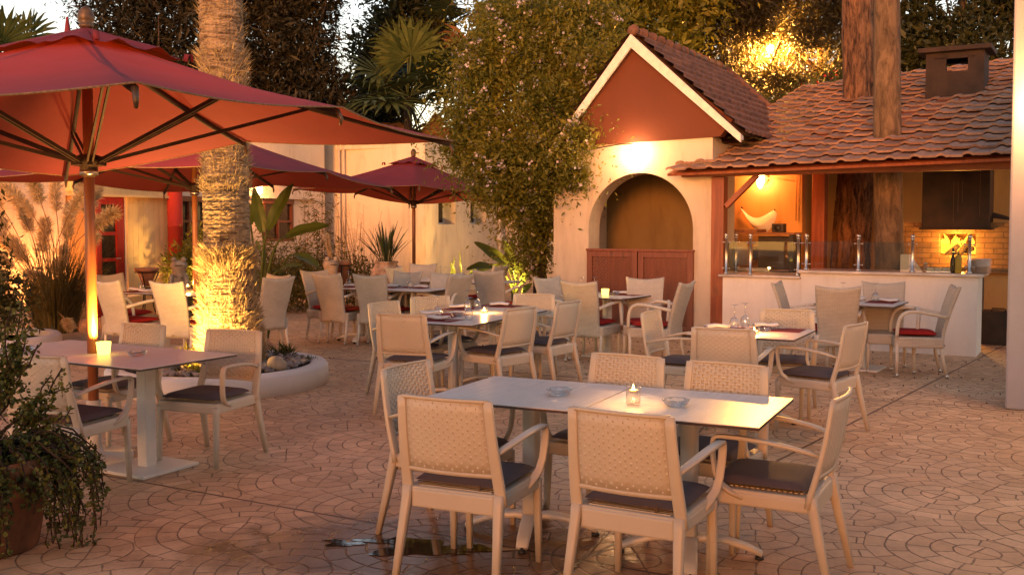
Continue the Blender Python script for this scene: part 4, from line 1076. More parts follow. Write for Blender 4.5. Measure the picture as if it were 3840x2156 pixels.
# ------------------------------------------------------------------ tableware
TZ = .7386
def make_wineglass():
    t = empty('wine_glass', (0, 0, 0))    # stands upside down on its rim
    obj('bowl', MB().lathe([(.030, 0), (.036, .03), (.0385, .055), (.034, .08), (.020, .098), (.006, .106), (.0042, .115)], n=20), M['crystal'], t)
    obj('stem', MB().lathe([(.0042, .1155), (.0036, .15), (.0038, .19), (.006, .198)], n=10), M['crystal'], t)
    obj('foot', MB().lathe([(.006, .1985), (.034, .2035), (.034, .2055), (.001, .207)], n=20), M['crystal'], t); return t
WG = make_wineglass()
def wineglass(x, y, label): 
    o = WG if 'wg' not in used else copy_tree(WG); used['wg'] = 1; o.location = (x, y, TZ); return tag(o, label, 'wine glass', 'upturned wine glasses')
def make_ashtray():
    b = MB(); prof = [(.001, 0), (.036, 0), (.048, .006), (.066, .034), (.060, .036), (.042, .012), (.001, .010)]
    b.lathe(prof, n=48, wob=lambda a, z: 1+(.05*math.cos(8*a))*(z/.036))
    t = obj('glass_ashtray', b, M['pressed']); return t
AT = make_ashtray()
def ashtray(x, y, label):
    o = AT if 'at' not in used else copy_tree(AT); used['at'] = 1; o.location = (x, y, TZ); return tag(o, label, 'ashtray', 'cut glass ashtrays')
def candle(x, y, label, kind, power, z=TZ, s=1.0):
    t = empty('candle_glass', (x, y, z), 0, label, 'candle')
    if kind == 'frosted':
        obj('holder', MB().lathe([(.001, .002), (.036, .002), (.040, .012), (.048, .085), (.045, .085), (.037, .016), (.001, .013)], n=24), M['frosted'], t)
        obj('base', MB().lathe([(.001, 0), (.036, 0), (.0361, .0018), (.001, .0018)], n=24), M['clear_candle'], t)
        obj('wax', MB().lathe([(.001, .0135), (.028, .0135), (.028, .03), (.001, .03)], n=16), M['wax'], t); fz = .045; lz = .10
    elif kind == 'tumbler':
        obj('holder', MB().lathe([(.001, 0), (.034, 0), (.035, .008), (.037, .105), (.0355, .105), (.0335, .012), (.001, .010)], n=24), M['clear_candle'], t)
        obj('water', MB().lathe([(.001, .0105), (.033, .0105), (.034, .060), (.001, .060)], n=24), M['clear_candle'], t)
        obj('wax', MB().lathe([(.001, .061), (.020, .061), (.020, .073), (.001, .073)], n=16), M['wax'], t); fz = .079; lz = .092
    else:
        obj('holder', MB().lathe([(.001, 0), (.038, 0), (.041, .01), (.043, .075), (.041, .075), (.037, .012), (.001, .010)], n=24), M['clear_candle'], t)
        obj('wax', MB().lathe([(.001, .011), (.030, .011), (.030, .026), (.001, .026)], n=16), M['wax'], t); fz = .036; lz = .05
    obj('flame', MB().lathe([(.0005, -.006), (.0045, 0), (.005, .005), (.003, .013), (.0005, .022)], (0, 0, fz), 10), M['flame'], t)
    if kind == 'frosted':     # the frosted wall glows, the flame itself shines out of the open top
        o = lamp('candle_light', (x, y, z+.088), power, (1, .46, .09), .035, 'SPOT', spot_size=R(172), spot_blend=.5); o.rotation_euler = (PI, 0, 0)
    else: lamp('candle_light', (x, y, z+lz), power, (1, .46, .11), .02)
    return t
def placemat(x, y, rz, label):
    b = MB(); b.box((0, 0, .0012), (.43, .30, .0022)); o = obj('placemat', b, M['placemat']); o.location = (x, y, TZ); o.rotation_euler = (0, 0, R(rz)); return tag(o, label, 'placemat', 'burgundy placemats')
def napkin(x, y, rz, label, seed=0):
    b = MB(); rn = random.Random(seed)
    b.slab(lambda u, v: (Vector(((u-.5)*.20, (v-.5)*.085*(1+.1*math.sin(3*u)), .022+.004*math.sin(7*u+seed)+.012*math.sin(PI*v)**.7)), Vector((0, 0, 1))), 12, 8, .014)
    o = obj('napkin', b, M['napkin']); o.location = (x, y, TZ); o.rotation_euler = (0, 0, R(rz)); return tag(o, label, 'napkin', 'folded white napkins')
def cutlery(x, y, rz, label, kind):
    b = MB(); 
    b.tube([(0, -.10, .004), (0, -.03, .0045), (0, .03, .005)], 1, 8, flat=(.0055, .0016))
    if kind == 'knife': b.tube([(0, .03, .005), (.002, .06, .004), (.002, .115, .003)], [1, 1.3, .4], 8, flat=(.0075, .0009))
    else:
        b.tube([(0, .03, .005), (0, .05, .003), (0, .062, .003)], [1, 1.6, 2.0], 8, flat=(.006, .0012))
        for k in range(4): b.tube([((k-1.5)*.006, .062, .003), ((k-1.5)*.0062, .085, .005), ((k-1.5)*.006, .10, .008)], .0014, 5)
    o = obj(kind, b, M['steel']); o.location = (x, y, TZ+.003); o.rotation_euler = (0, 0, R(rz)); return tag(o, label, kind, 'cutlery on the laid tables')
EOF_ITEMS = 1
candle(.585, 4.80, 'clear water filled tumbler with burning tealight on the near grey table', 'tumbler', 1.5)
ashtray(.24, 5.06, 'cut glass ashtray left of the tumbler candle on the near table')
ashtray(.785, 4.76, 'cut glass ashtray right of the tumbler candle on the near table')
candle(-2.72, 6.645, 'glowing yellow frosted candle glass beside the big parasol pole', 'frosted', 80.0)
ashtray(-2.47, 6.57, 'cut glass ashtray right of the glowing yellow candle')
ashtray(-3.32, 6.80, 'cut glass ashtray at the far left behind the potted plant')
candle(-.27, 9.73, 'low pink glass candle on the laid middle table', 'low', 5.0)
ashtray(-.51, 9.34, 'cut glass ashtray between the upturned glasses of the middle table')
wineglass(-.69, 9.26, 'middle table: upturned wine glass farthest left')
wineglass(-.39, 9.02, 'middle table: upturned wine glass nearest the viewer')
wineglass(-.44, 9.95, 'middle table: upturned wine glass just left of the pink candle')
wineglass(-.35, 10.10, 'middle table: upturned wine glass farthest back, behind the pink candle')
placemat(-.68, 9.02, -25, 'burgundy placemat at the near end of the middle table')
placemat(-.60, 9.48, 65, 'burgundy placemat on the left of the middle table near half')
placemat(-.13, 10.55, -24, 'burgundy placemat at the far end of the middle table')
placemat(-.50, 10.24, 65, 'burgundy placemat left rear on the middle table')
napkin(-.66, 9.02, -20, 'folded napkin at the near end of the middle table', 1)
napkin(-.78, 9.52, 15, 'folded napkin at the left edge of the middle table', 2)
napkin(-.54, 10.26, 0, 'folded napkin behind the glasses of the middle table', 3)
napkin(-.13, 10.56, -10, 'folded napkin at the far end of the middle table', 4)
cutlery(-.80, 9.09, -30, 'fork left of the near napkin on the middle table', 'fork')
cutlery(-.52, 8.97, -50, 'knife right of the near napkin on the middle table', 'knife')
candle(1.91, 7.87, 'bright clear candle glass on the single table near the counter', 'low', 7.0)
ashtray(2.05, 8.10, 'cut glass ashtray behind the bright candle near the counter')
wineglass(1.83, 8.22, 'upturned wine glass, left of the two beside the bright candle')
wineglass(1.95, 8.36, 'upturned wine glass, right and rear of the two beside the bright candle')
placemat(1.72, 8.22, 62, 'burgundy placemat under the left napkin near the bright candle')
placemat(2.17, 8.20, -28, 'burgundy placemat with a fork right of the bright candle')
napkin(1.70, 8.28, 10, 'broad white napkin left of the two glasses near the bright candle', 5)
napkin(2.12, 8.36, 5, 'white napkin right of the two glasses near the bright candle', 6)
cutlery(2.20, 8.24, -60, 'fork on the placemat right of the bright candle', 'fork')
wineglass(4.05, 11.14, 'upturned wine glass on the counter side table, in front of the counter')
wineglass(3.72, 11.24, 'upturned wine glass mostly hidden behind a wicker back near the counter')
placemat(4.10, 11.08, 60, 'burgundy placemat on the right of the counter side table')
placemat(3.62, 11.02, 58, 'burgundy placemat on the left of the counter side table')
napkin(4.17, 11.06, -32, 'rolled napkin on the right of the counter side table', 7)
napkin(3.88, 11.25, 30, 'crumpled napkin behind the glass on the counter side table', 8)
candle(1.12, 12.02, 'yellow frosted candle glass on the table before the arch', 'frosted', 8.0)
ashtray(1.24, 12.14, 'cut glass ashtray right of the yellow candle before the arch')
wineglass(1.02, 12.36, 'arch table: upturned wine glass just behind the yellow candle')
wineglass(.86, 12.30, 'arch table: upturned wine glass farther left of the yellow candle')
placemat(1.38, 12.22, -36, 'burgundy placemat at the far side of the arch table')
napkin(1.34, 12.28, -30, 'folded napkin at the far side of the arch table', 9)
wineglass(-2.26, 13.84, 'long table right of the palm: upturned glass at its left end')
wineglass(-1.36, 13.38, 'long table right of the palm: upturned glass at its middle')
wineglass(-1.92, 13.74, 'long table right of the palm: upturned glass between the chair backs')
placemat(-2.22, 13.72, 60, 'burgundy placemat at the left end of the long table')
placemat(-1.32, 13.54, -26, 'burgundy placemat right of the middle on the long table')
placemat(-1.72, 13.60, -26, 'burgundy placemat in the middle of the long table')
napkin(-2.20, 13.72, -20, 'folded napkin at the left end of the long table', 10)
napkin(-1.22, 13.50, -12, 'folded napkin on the right half of the long table', 11)
napkin(-1.62, 13.66, -30, 'folded napkin behind the middle chair of the long table', 12)
wineglass(-1.10, 15.42, 'rear table: upturned glass before the bright wall')
wineglass(-.72, 15.22, 'rear table: upturned glass nearest the banana plant')
wineglass(-1.00, 15.25, 'rear table: upturned glass between the other two')
candle(-.88, 15.12, 'small clear candle glass on the rear table under the far parasol', 'low', 4.0)
wineglass(-4.78, 12.90, 'table behind the palm: upturned glass farthest left')
wineglass(-4.52, 12.78, 'table behind the palm: middle upturned glass')
wineglass(-4.40, 12.90, 'table behind the palm: upturned glass before the frog statue')
placemat(-4.78, 12.78, 60, 'burgundy placemat at the left end of the table behind the palm')
placemat(-4.30, 12.56, -26, 'burgundy placemat beside the candle behind the palm')
napkin(-4.86, 12.95, -20, 'folded napkin left of the glasses behind the palm', 13)
napkin(-4.62, 12.66, -10, 'folded napkin nearest the viewer on the table behind the palm', 14)
candle(-4.13, 12.74, 'tall clear candle tumbler on the table behind the palm', 'tumbler', 6.0, s=1)
# ------------------------------------------------------------------ parasols
def parasol(x, y, rot, Rc, hub, za, zc, label, zcs=None, mz=(.07, .07, .07, .07)):
    """square canopy, corners at rot + 0/90/180/270 degrees; zc corner height, za apex height; zcs per corner override"""
    t = empty('parasol', (x, y, 0), 0, label, 'parasol', 'burgundy square parasols')
    b = MB(); b.tube([(0, 0, .0), (0, 0, 1.4), (0, 0, za+.02)], .034, 16); obj('pole', b, M['pole_wood'], t)
    b = MB(); b.tube([(0, 0, .0), (0, 0, .42)], .048, 20); b.lathe([(.001, 0), (.25, 0), (.25, .05), (.06, .07), (.052, .10)], n=28); obj('base', b, M['table_metal'], t)
    b = MB(); b.lathe([(.030, za+.02), (.045, za+.03), (.048, za+.045), (.040, za+.05), (.052, za+.075), (.055, za+.10), (.045, za+.135), (.02, za+.165), (.001, za+.172)], n=20); obj('finial', b, M['bronze'], t)
    zcs = zcs or [zc]*4
    cor = [Vector((Rc*math.cos(R(rot+90*k)), Rc*math.sin(R(rot+90*k)), zcs[k])) for k in range(4)]
    apx = Vector((0, 0, za))
    rim = []
    for k in range(4):
        c, d = cor[k], cor[(k+1) % 4]; mid = (c+d)/2; mid.z += mz[k]; mid = Vector((mid.x*1.0, mid.y*1.0, mid.z))
        rim += [c, mid]
    def panel(k, u, v):
        """u 0..1 across rim k->k+1, v 0 apex .. 1 rim"""
        c, d = rim[k % 8], rim[(k+1) % 8]; p = c.lerp(d, u)
        q = apx.lerp(p, v)
        sag = -.030*math.sin(PI*u)*v**1.6-.05*math.sin(PI*v)*(1)
        inn = .022*math.sin(PI*u)*v**3          # hems pulled in between the ribs
        q = q+Vector((0, 0, sag))-Vector((p.x, p.y, 0))*inn
        wr = .006*math.sin(23*v+5*u*math.sin(k*2.1)+k)*math.sin(PI*u)*math.sin(PI*v)
        return q+Vector((0, 0, wr))
    b = MB()
    for k in range(8): b.grid(lambda u, v: panel(k, u, .02+.98*v), 10, 22)
    bmesh.ops.remove_doubles(b.bm, verts=list(b.bm.verts), dist=.002)
    obj('canopy', b, M['canopy'], t)
    cap = MB()
    for k in range(8):
        cap.grid(lambda u, v: panel(k, u, .012+.215*v)+Vector((0, 0, .035+.03*v*(1-abs(2*u-1))-.012*v*math.sin(9*u+k))), 8, 8)
    bmesh.ops.remove_doubles(cap.bm, verts=list(cap.bm.verts), dist=.002)
    for k in range(0, 8, 2): 
        p = panel(k, .02, .24)+Vector((0, 0, .035)); q = Vector((p.x, p.y, 0)).normalized(); cap.tube([p, p+Vector((0, 0, .045))+q*.01, p+Vector((0, 0, .05))+q*.04, p+Vector((0, 0, .0))+q*.05], 1, 8, flat=(.018, .004))
    obj('vent_cap', cap, M['canopy'], t)
    rp_ = MB()
    for k in range(8): rp_.tube([panel(k, i/12, 1.0) for i in range(13)], .0055, 6)
    obj('rope_hem', rp_, M['rope'], t)
    b = MB(); b.lathe([(.036, hub-.09), (.055, hub-.08), (.058, hub-.02), (.085, hub), (.085, hub+.045), (.05, hub+.06), (.036, hub+.06)], n=20)
    for k in range(8):
        a = R(rot+45*k); b.box((.085*math.cos(a), .085*math.sin(a), hub+.015), (.05, .03, .06), rz=a, bev=.004)
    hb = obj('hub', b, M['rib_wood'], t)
    c = MB(); c.lathe([(.0595, hub-.075), (.0595, hub-.045)], n=20); obj('collar', c, M['steel'], hb)
    for k in range(8):
        rm = rim[k]; d = Vector((rm.x, rm.y, 0)).normalized(); end = apx.lerp(rm, .985)+Vector((0, 0, -.035)); st = Vector((0, 0, za-.06))+d*.05
        mid_ = st.lerp(end, .5)+Vector((0, 0, -.035))
        pts = [st, st.lerp(end, .25)+Vector((0, 0, -.03)), mid_, st.lerp(end, .75)+Vector((0, 0, -.028)), end]
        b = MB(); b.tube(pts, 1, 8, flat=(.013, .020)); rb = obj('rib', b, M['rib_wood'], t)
        c = MB(); jo = st.lerp(end, .56 if k % 2 == 0 else .60)+Vector((0, 0, -.045)); sd = d.cross(Vector((0, 0, 1)))*.016
        for s in (-1, 1): c.bar(d*.095+Vector((0, 0, hub+.015))+sd*s, jo+sd*s, .012, .024)
        obj('strut', c, M['rib_wood'], rb)
        c = MB(); c.tube([end+Vector((0, 0, .01)), end+d*.03+Vector((0, 0, -.05)), end+d*.02+Vector((0, 0, -.085))], [.016, .014, .008], 7); obj('rib_tip', c, M['bronze'], rb)
    return t
parasol(-2.83, 6.73, 27, 2.66, 2.01, 2.88, 2.24, 'big burgundy parasol in the foreground over the double table', [2.26, 2.04, 2.12, 2.22], (.15, .09, .07, .08))
parasol(-4.02, 12.72, 27, 2.66, 2.05, 2.88, 2.16, 'burgundy parasol standing behind the palm trunk', [2.10, 2.08, 2.12, 2.22])
parasol(-1.86, 19.0, 8, 2.25, 1.98, 2.84, 2.1, 'farthest burgundy parasol, half covered by the flowering bush', [1.98, 2.02, 2.25, 2.24])
# ------------------------------------------------------------------ frogs and planters
def frog(x, y, rz, s, label, ped):
    t = empty('frog_statue', (x, y, 0), R(rz), label, 'statue', 'sandstone frog statues')
    b = MB()
    rad = [(0, 0), ]
    b.lathe([(.001, 0), (.20, 0), (.21, .03), (.19, ped-.02), (.20, ped), (.001, ped)], n=20); obj('plinth', b, M['stone'], t)
    b = MB(); b.M = Matrix.Translation((0, 0, ped)) @ Matrix.Scale(s, 4)
    # seated body, head and limbs overlapping as one carved block
    b.lathe([(.001, 0), (.17, .0), (.20, .06), (.195, .14), (.17, .24), (.145, .34), (.135, .42), (.150, .47), (.165, .52), (.160, .57), (.13, .615), (.06, .64), (.001, .645)], n=28, wob=lambda a, z: 1+(.10*math.cos(a+PI/2) if .40 < z < .6 else .03*math.cos(2*a)))
    for k in (-1, 1):
        b.ball((k*.095, -.05, .655), .055, 14, 10, (1, 1, .95)); b.ball((k*.17, -.02, .12), .10, 14, 10, (.7, 1.25, 1.0))
        b.tube([(k*.13, -.10, .34), (k*.16, -.17, .20), (k*.12, -.20, .04)], [.05, .042, .045], 10); b.ball((k*.12, -.23, .025), .06, 12, 8, (1, 1.3, .5)); b.ball((k*.19, -.17, .025), .07, 12, 8, (.9, 1.5, .5))
    obj('body', b, M['stone'], t)
    c = MB(); c.M = Matrix.Translation((0, 0, ped)) @ Matrix.Scale(s, 4)
    c.ball((.0, -.155, .535), .075, 16, 8, (1.15, .42, .20)); obj('mouth', c, M['soil'], t); return t
frog(-5.62, 16.9, 15, .82, 'sandstone frog with open mouth left of the parasol pole', .46)
frog(-3.08, 17.0, 35, .80, 'sandstone frog holding pampas plumes beside the conical pot', .48)
def stand_pot(x, y, r, zt, label, h, bowl):
    t = empty('pot_on_stand', (x, y, 0), 0, label, 'planter', 'terracotta pots on iron stands')
    b = MB(); prof = [(.001, zt-h), (r*.35, zt-h), (r*.62, zt-h*.5), (r*.86, zt-.05), (r, zt-.05), (r*1.03, zt), (r*.9, zt), (r*.8, zt-.06), (.001, zt-.07)] if bowl else [(.001, zt-h), (r*.32, zt-h), (r*.9, zt-.055), (r, zt-.055), (r*1.08, zt), (r*.95, zt), (r*.85, zt-.07), (.001, zt-.08)]
    b.lathe(prof, n=28); obj('pot', b, M['terracotta'], t)
    b = MB()
    for k in range(3):
        a = k*2*PI/3+.5; c, s = math.cos(a), math.sin(a); b.tube([(r*1.0*c, r*1.0*s, zt-.07), (r*.75*c, r*.75*s, zt-h*.6), (r*.42*c, r*.42*s, zt-h-.05), (r*.5*c, r*.5*s, .25), (r*.9*c, r*.9*s, .0)], .010, 7)
    b.tube([(r*1.0*math.cos(2*PI*i/24), r*1.0*math.sin(2*PI*i/24), zt-.07) for i in range(25)], .009, 6); b.tube([(r*.45*math.cos(2*PI*i/24), r*.45*math.sin(2*PI*i/24), zt-h-.03) for i in range(25)], .009, 6)
    obj('iron_stand', b, M['iron'], t)
stand_pot(-6.02, 16.5, .19, .875, 'terracotta bowl on iron stand left of the open mouthed frog', .30, True)
stand_pot(-2.93, 17.35, .135, .945, 'slender conical terracotta pot on iron stand beside the second frog', .55, False)
vs = empty('olive_jar', (-2.26, 18.0, 0), 0, 'big weathered jar planted with sword leaves by the rear wall', 'jar')
obj('jar', MB().lathe([(.001, 0), (.17, 0), (.22, .12), (.285, .38), (.30, .58), (.27, .76), (.20, .86), (.19, .88), (.215, .90), (.22, .925), (.19, .93), (.17, .88), (.001, .87)], n=32), M['old_pot'], vs)
fp = empty('flower_pot', (-2.62, 4.92, 0), 0, 'large clay pot at the left front edge with trailing succulent', 'pot')
obj('pot', MB().lathe([(.001, 0), (.235, 0), (.245, .02), (.30, .34), (.32, .40), (.345, .41), (.35, .47), (.33, .475), (.31, .42), (.001, .41)], n=40), M['clay'], fp)
obj('soil', MB().lathe([(.001, .425), (.315, .425)], n=30), M['soil'], fp)
# scattered berries and twigs on the paving
b = MB(); rs = np.random.RandomState(8)
def litter(n, cx, cy, sx, sy, r0, r1):
    for i in range(n):
        x, y = cx+rs.randn()*sx, cy+rs.randn()*sy; r = rs.uniform(r0, r1)
        if y < 4: continue
        b.ball((x, y, r*.8), r, 5, 4, (1, .9, .8))
litter(170, 3.6, 12.0, 2.2, 1.2, .005, .010); litter(150, 1.0, 13.3, 1.4, .7, .005, .010); litter(36, 4.2, 10.2, 1.0, .8, .004, .009); litter(40, -.5, 11.5, 2.2, 1.5, .003, .007)
o = obj('fallen_berries', b, M['soil']); tag(o, 'small dark berries fallen on the paving near the bar', 'berries', kind='stuff')
# ------------------------------------------------------------------ vegetation
def at(px, py, Y):
    """photo pixel (3840 wide) at depth Y -> world point; used to read plant outlines off the photograph"""
    p = .0474220; fy = 1014.4; a = (px-1920)/3759.13; c = -(py-fy)/3759.13
    d = Vector((a, math.cos(p)+c*math.sin(p), -math.sin(p)+c*math.cos(p)))
    return Vector((0, 0, 1.6145))+d*(Y/d.y)
def leafcloud(name, blobs, n, size, mat, parent=None, clump=.28, per=26, asp=.36, droop=.25, seed=1, shell=2.4, flowers=None, inner=0, isz=2.4):
    rg = np.random.RandomState(seed); B = np.array(blobs, float)
    vol = (B[:, 3]*B[:, 4]*B[:, 5])**.75; pr = vol/vol.sum(); nc = max(3, n//per)
    idx = rg.choice(len(B), nc, p=pr)
    d = rg.randn(nc, 3); d /= np.linalg.norm(d, axis=1)[:, None]
    r = rg.rand(nc)**(1/shell)
    C = B[idx, :3]+d*r[:, None]*B[idx, 3:6]
    out = d.copy()
    ci = rg.randint(0, nc, n)
    sg = clump*(.5+rg.rand(nc))
    P = C[ci]+rg.randn(n, 3)*sg[ci][:, None]*np.array([1, 1, .8])
    D = rg.randn(n, 3)*.8+out[ci]*.7; D[:, 2] -= droop; D /= np.linalg.norm(D, axis=1)[:, None]
    L = size*(.6+.8*rg.rand(n))
    if inner:
        m = int(n*inner); i2 = rg.choice(len(B), m, p=pr); d2 = rg.randn(m, 3); d2 /= np.linalg.norm(d2, axis=1)[:, None]
        P2 = B[i2, :3]+d2*(rg.rand(m)**.45)[:, None]*B[i2, 3:6]*.92; D2 = rg.randn(m, 3); D2 /= np.linalg.norm(D2, axis=1)[:, None]
        P = np.concatenate([P, P2]); D = np.concatenate([D, D2]); L = np.concatenate([L, size*isz*(.7+.6*rg.rand(m))])
    return leafmesh(name, P, D, L, asp, mat, parent, rg, flowers, C)
def leafmesh(name, P, D, L, asp, mat, parent=None, rg=None, flowers=None, C=None, fold=.25):
    rg = rg or np.random.RandomState(1); n = len(P)
    S = np.cross(D, rg.randn(n, 3)); S /= np.linalg.norm(S, axis=1)[:, None]+1e-9; N = np.cross(D, S)
    L = np.asarray(L)[:, None]; W = L*asp
    V = np.stack([P, P+D*L*.45+S*W*.5+N*L*fold*.3, P+D*L, P+D*L*.45-S*W*.5+N*L*fold*.3], 1)
    mats = [mat]; mi = np.zeros(n, int)
    if flowers:
        fm, k, fs = flowers; rg2 = rg
        c = C[rg2.randint(0, len(C), k)]+0; pts = np.repeat(c, 9, 0)+rg2.randn(k*9, 3)*fs*1.6; m = len(pts)
        d1 = rg2.randn(m, 3); d1 /= np.linalg.norm(d1, axis=1)[:, None]; d2 = np.cross(d1, rg2.randn(m, 3)); d2 /= np.linalg.norm(d2, axis=1)[:, None]
        F = np.stack([pts-d1*fs, pts+d2*fs*.8, pts+d1*fs, pts-d2*fs*.8], 1); V = np.concatenate([V, F]); mi = np.concatenate([mi, np.ones(m, int)]); mats.append(fm)
    o = obj(name, np_mesh(name, V, 4, mi), mats, parent)
    return o
def limbs(b, base, top, r0, blobs, seed, n=8, wander=.15):
    rr_ = random.Random(seed); base, top = Vector(base), Vector(top)
    K = 7; pts = [base.lerp(top, i/K)+Vector((rr_.uniform(-1, 1), rr_.uniform(-1, 1), 0))*wander*(0 < i) for i in range(K+1)]
    b.tube(pts, [r0*(1-.6*i/K) for i in range(K+1)], 10)
    for i in range(n):
        q = blobs[rr_.randrange(len(blobs))]; e = Vector(q[:3])+Vector((rr_.uniform(-.7, .7)*q[3], rr_.uniform(-.7, .7)*q[4], rr_.uniform(-.6, .6)*q[5]))
        s = pts[rr_.randrange(2, K+1)]; m_ = s.lerp(e, .5)+Vector((0, 0, .25*rr_.random())); rr0 = r0*.32
        b.tube([s, s.lerp(m_, .6), m_, e], [rr0, rr0*.8, rr0*.6, rr0*.2], 6)
def tree(name, x, y, zb, zt, r0, blobs, n, size, mat, bark, label, seed, group='trees behind the court', cat='tree', flowers=None, **kw):
    t = empty(name, (x, y, 0), 0, label, cat, group)
    bl = [(q[0]-x, q[1]-y)+tuple(q[2:]) for q in blobs]
    b = MB(); limbs(b, (0, 0, zb), (bl[0][0]*.5, bl[0][1]*.5, zt), r0, bl, seed); obj('trunk', b, M[bark], t)
    kw.setdefault('inner', .35); leafcloud('crown', bl, n, size, M[mat], t, seed=seed, flowers=flowers, **kw); return t
cone = [(-9.9, 27, 7.6, 1.9, 1.8, 2.0), (-10.2, 27, 5.0, 1.6, 1.6, 2.2), (-9.0, 27.5, 4.2, 1.8, 1.8, 2.0), (-8.3, 27, 8.4, 1.5, 1.5, 1.6), (-8.2, 26.6, 6.2, 1.2, 1.2, 1.6), (-9.6, 27, 10.2, 2.2, 2, 1.8)]
tree('cypress_tree', -9.4, 27, 0, 9, .22, cone, 46000, .125, 'conifer', 'dark_bark', 'dark dense conifer rising behind the front parasol', 11, clump=.20, per=30, asp=.22, droop=.5)
cone = [(-6.2, 28, 7.0, 1.6, 1.5, 2.6), (-5.6, 28, 4.6, 1.5, 1.4, 1.8), (-7.2, 28, 4.6, 1.2, 1.2, 2.4), (-5.4, 27.5, 8.6, 1.3, 1.3, 1.4), (-7.2, 28.4, 8.4, 1.2, 1.2, 1.5)]
tree('cypress_tree', -6.2, 28, 0, 9, .2, cone, 46000, .125, 'conifer', 'dark_bark', 'dark drooping conifer right of the shaggy palm trunk', 12, clump=.2, per=30, asp=.22, droop=.7)
bl = [(-3.9, 31, 6.3, 1.2, 1.2, 1.8), (-3.0, 31, 8.2, 1.4, 1.2, 1.4), (-4.6, 31, 4.4, 1.6, 1.3, 1.2), (-2.4, 31, 6.8, .9, 1.0, 1.1)]
tree('leafy_tree', -3.6, 31, 0, 7.5, .16, bl, 16000, .14, 'olive', 'dark_bark', 'thin dark leafy tree with sky showing through, above the white outbuilding', 13, clump=.26)
bl = [(1.6, 25.5, 6.2, 1.7, 1.3, 1.6), (3.4, 26, 6.0, 1.5, 1.3, 1.8), (2.6, 26, 8.2, 2.4, 1.5, 1.4), (.2, 26, 6.6, 1.2, 1.2, 1.2), (4.6, 26.5, 7.6, 1.2, 1.2, 1.5), (2.4, 25, 4.0, 2.2, 1, 1.6)]
tree('leafy_tree', 2.4, 25.8, 0, 7.2, .2, bl, 34000, .13, 'plumbago', 'dark_bark', 'broad olive green tree behind the bush and gable roof', 14, clump=.26)
bl = [(6.0, 27.2, 7.8, 1.6, 1.4, 1.5), (7.2, 28.3, 7.2, 1.5, .7, 1.3), (7.2, 28.5, 5.6, 2.0, .6, 1.6), (6.6, 27.0, 6.9, .7, .5, .5), (7.8, 26.9, 6.6, .6, .5, .5), (7.2, 26.8, 5.4, 1.0, .5, .4), (5.4, 27.5, 5.4, 1.3, 1.2, 1.7), (8.8, 27.2, 7.6, 1.3, 1.2, 1.6), (7.0, 27.0, 8.8, 2.8, 1.2, .9), (9.4, 27.6, 5.4, 1.1, 1.1, 1.8)]
tree('pine_tree', 10.2, 28.6, 0, 8, .2, bl, 46000, .15, 'conifer', 'pine_bark', 'lamp lit pine with hanging needles between gable and roof trunks', 15, clump=.22, per=34, asp=.16, droop=1.0)
bl = [(7.0, 24.2, 3.9, 1.3, 1.0, .9), (8.0, 24.4, 4.3, 1.2, 1.0, 1.0), (6.2, 24.4, 3.4, .9, .9, 1.0)]
tree('bougainvillea', 7.1, 24.3, 0, 3.8, .1, bl, 9000, .12, 'olive', 'dark_bark', 'bougainvillea with crimson flowers behind the clay tiled canopy', 16, cat='shrub', group='shrubs behind the court', flowers=(M['bougain'], 70, .045), clump=.2)
bl = [(10.5, 26.5, 6.4, .8, .9, 1.5), (10.2, 27, 8.6, .9, 1, .9), (11.6, 26, 5.6, 1.3, 1.2, 1.5), (13.2, 26.5, 7.8, 1.6, 1.4, 1.6), (12.4, 26, 4.4, 2.0, 1.3, 1.0), (11.2, 26.5, 8.6, 1.0, 1.2, .8), (14.2, 26.5, 5.6, 1.2, 1.2, 1.5)]
tree('leafy_tree', 12.8, 26.3, 0, 7.5, .18, bl, 28000, .14, 'olive', 'dark_bark', 'dark tree with sky gaps above the roof chimney at right', 17, clump=.24)
# far mass of trees nobody could count
rg = np.random.RandomState(30); bl = [(x, 39+2*math.sin(x), 2.6+1.6*math.sin(x*.7+1), 2.4, 1.5, 3.2) for x in np.arange(-16, 27, 2.0)]
o = leafcloud('far_foliage', bl, 30000, .45, M['conifer'], seed=31, clump=.5, asp=.4); tag(o, 'dark mass of trees far behind the court', 'trees', kind='stuff')
# fan palms
def fan_leaf(V, MI, o, d, up, r, ns, mi, rg, droop=.35):
    d = d/np.linalg.norm(d); s = np.cross(d, up); s /= np.linalg.norm(s)+1e-9; nrm = np.cross(s, d)
    for k in range(ns):
        a = (k/(ns-1)-.5)*math.radians(250); L = r*(.82+.18*math.cos(a*.6))*(.9+.2*rg.rand())
        dd = d*math.cos(a)+s*math.sin(a); w = r*.055; sd = np.cross(dd, nrm); h = nrm*(.02*r*(1 if k % 2 else -1))
        m_ = o+dd*L*.55+h; tip = o+dd*L+np.array([0, 0, -droop*L*.6*(rg.rand()+.2)]); q = o+dd*L*.82+np.array([0, 0, -droop*L*.14])
        V.append([o, m_+sd*w, q, m_-sd*w]); MI.append(mi); V.append([m_+sd*w, q+sd*w*.35, tip, q-sd*w*.35]); MI.append(mi); V.append([m_-sd*w, m_+sd*w, q+sd*w*.35, q-sd*w*.35]); MI.append(mi)
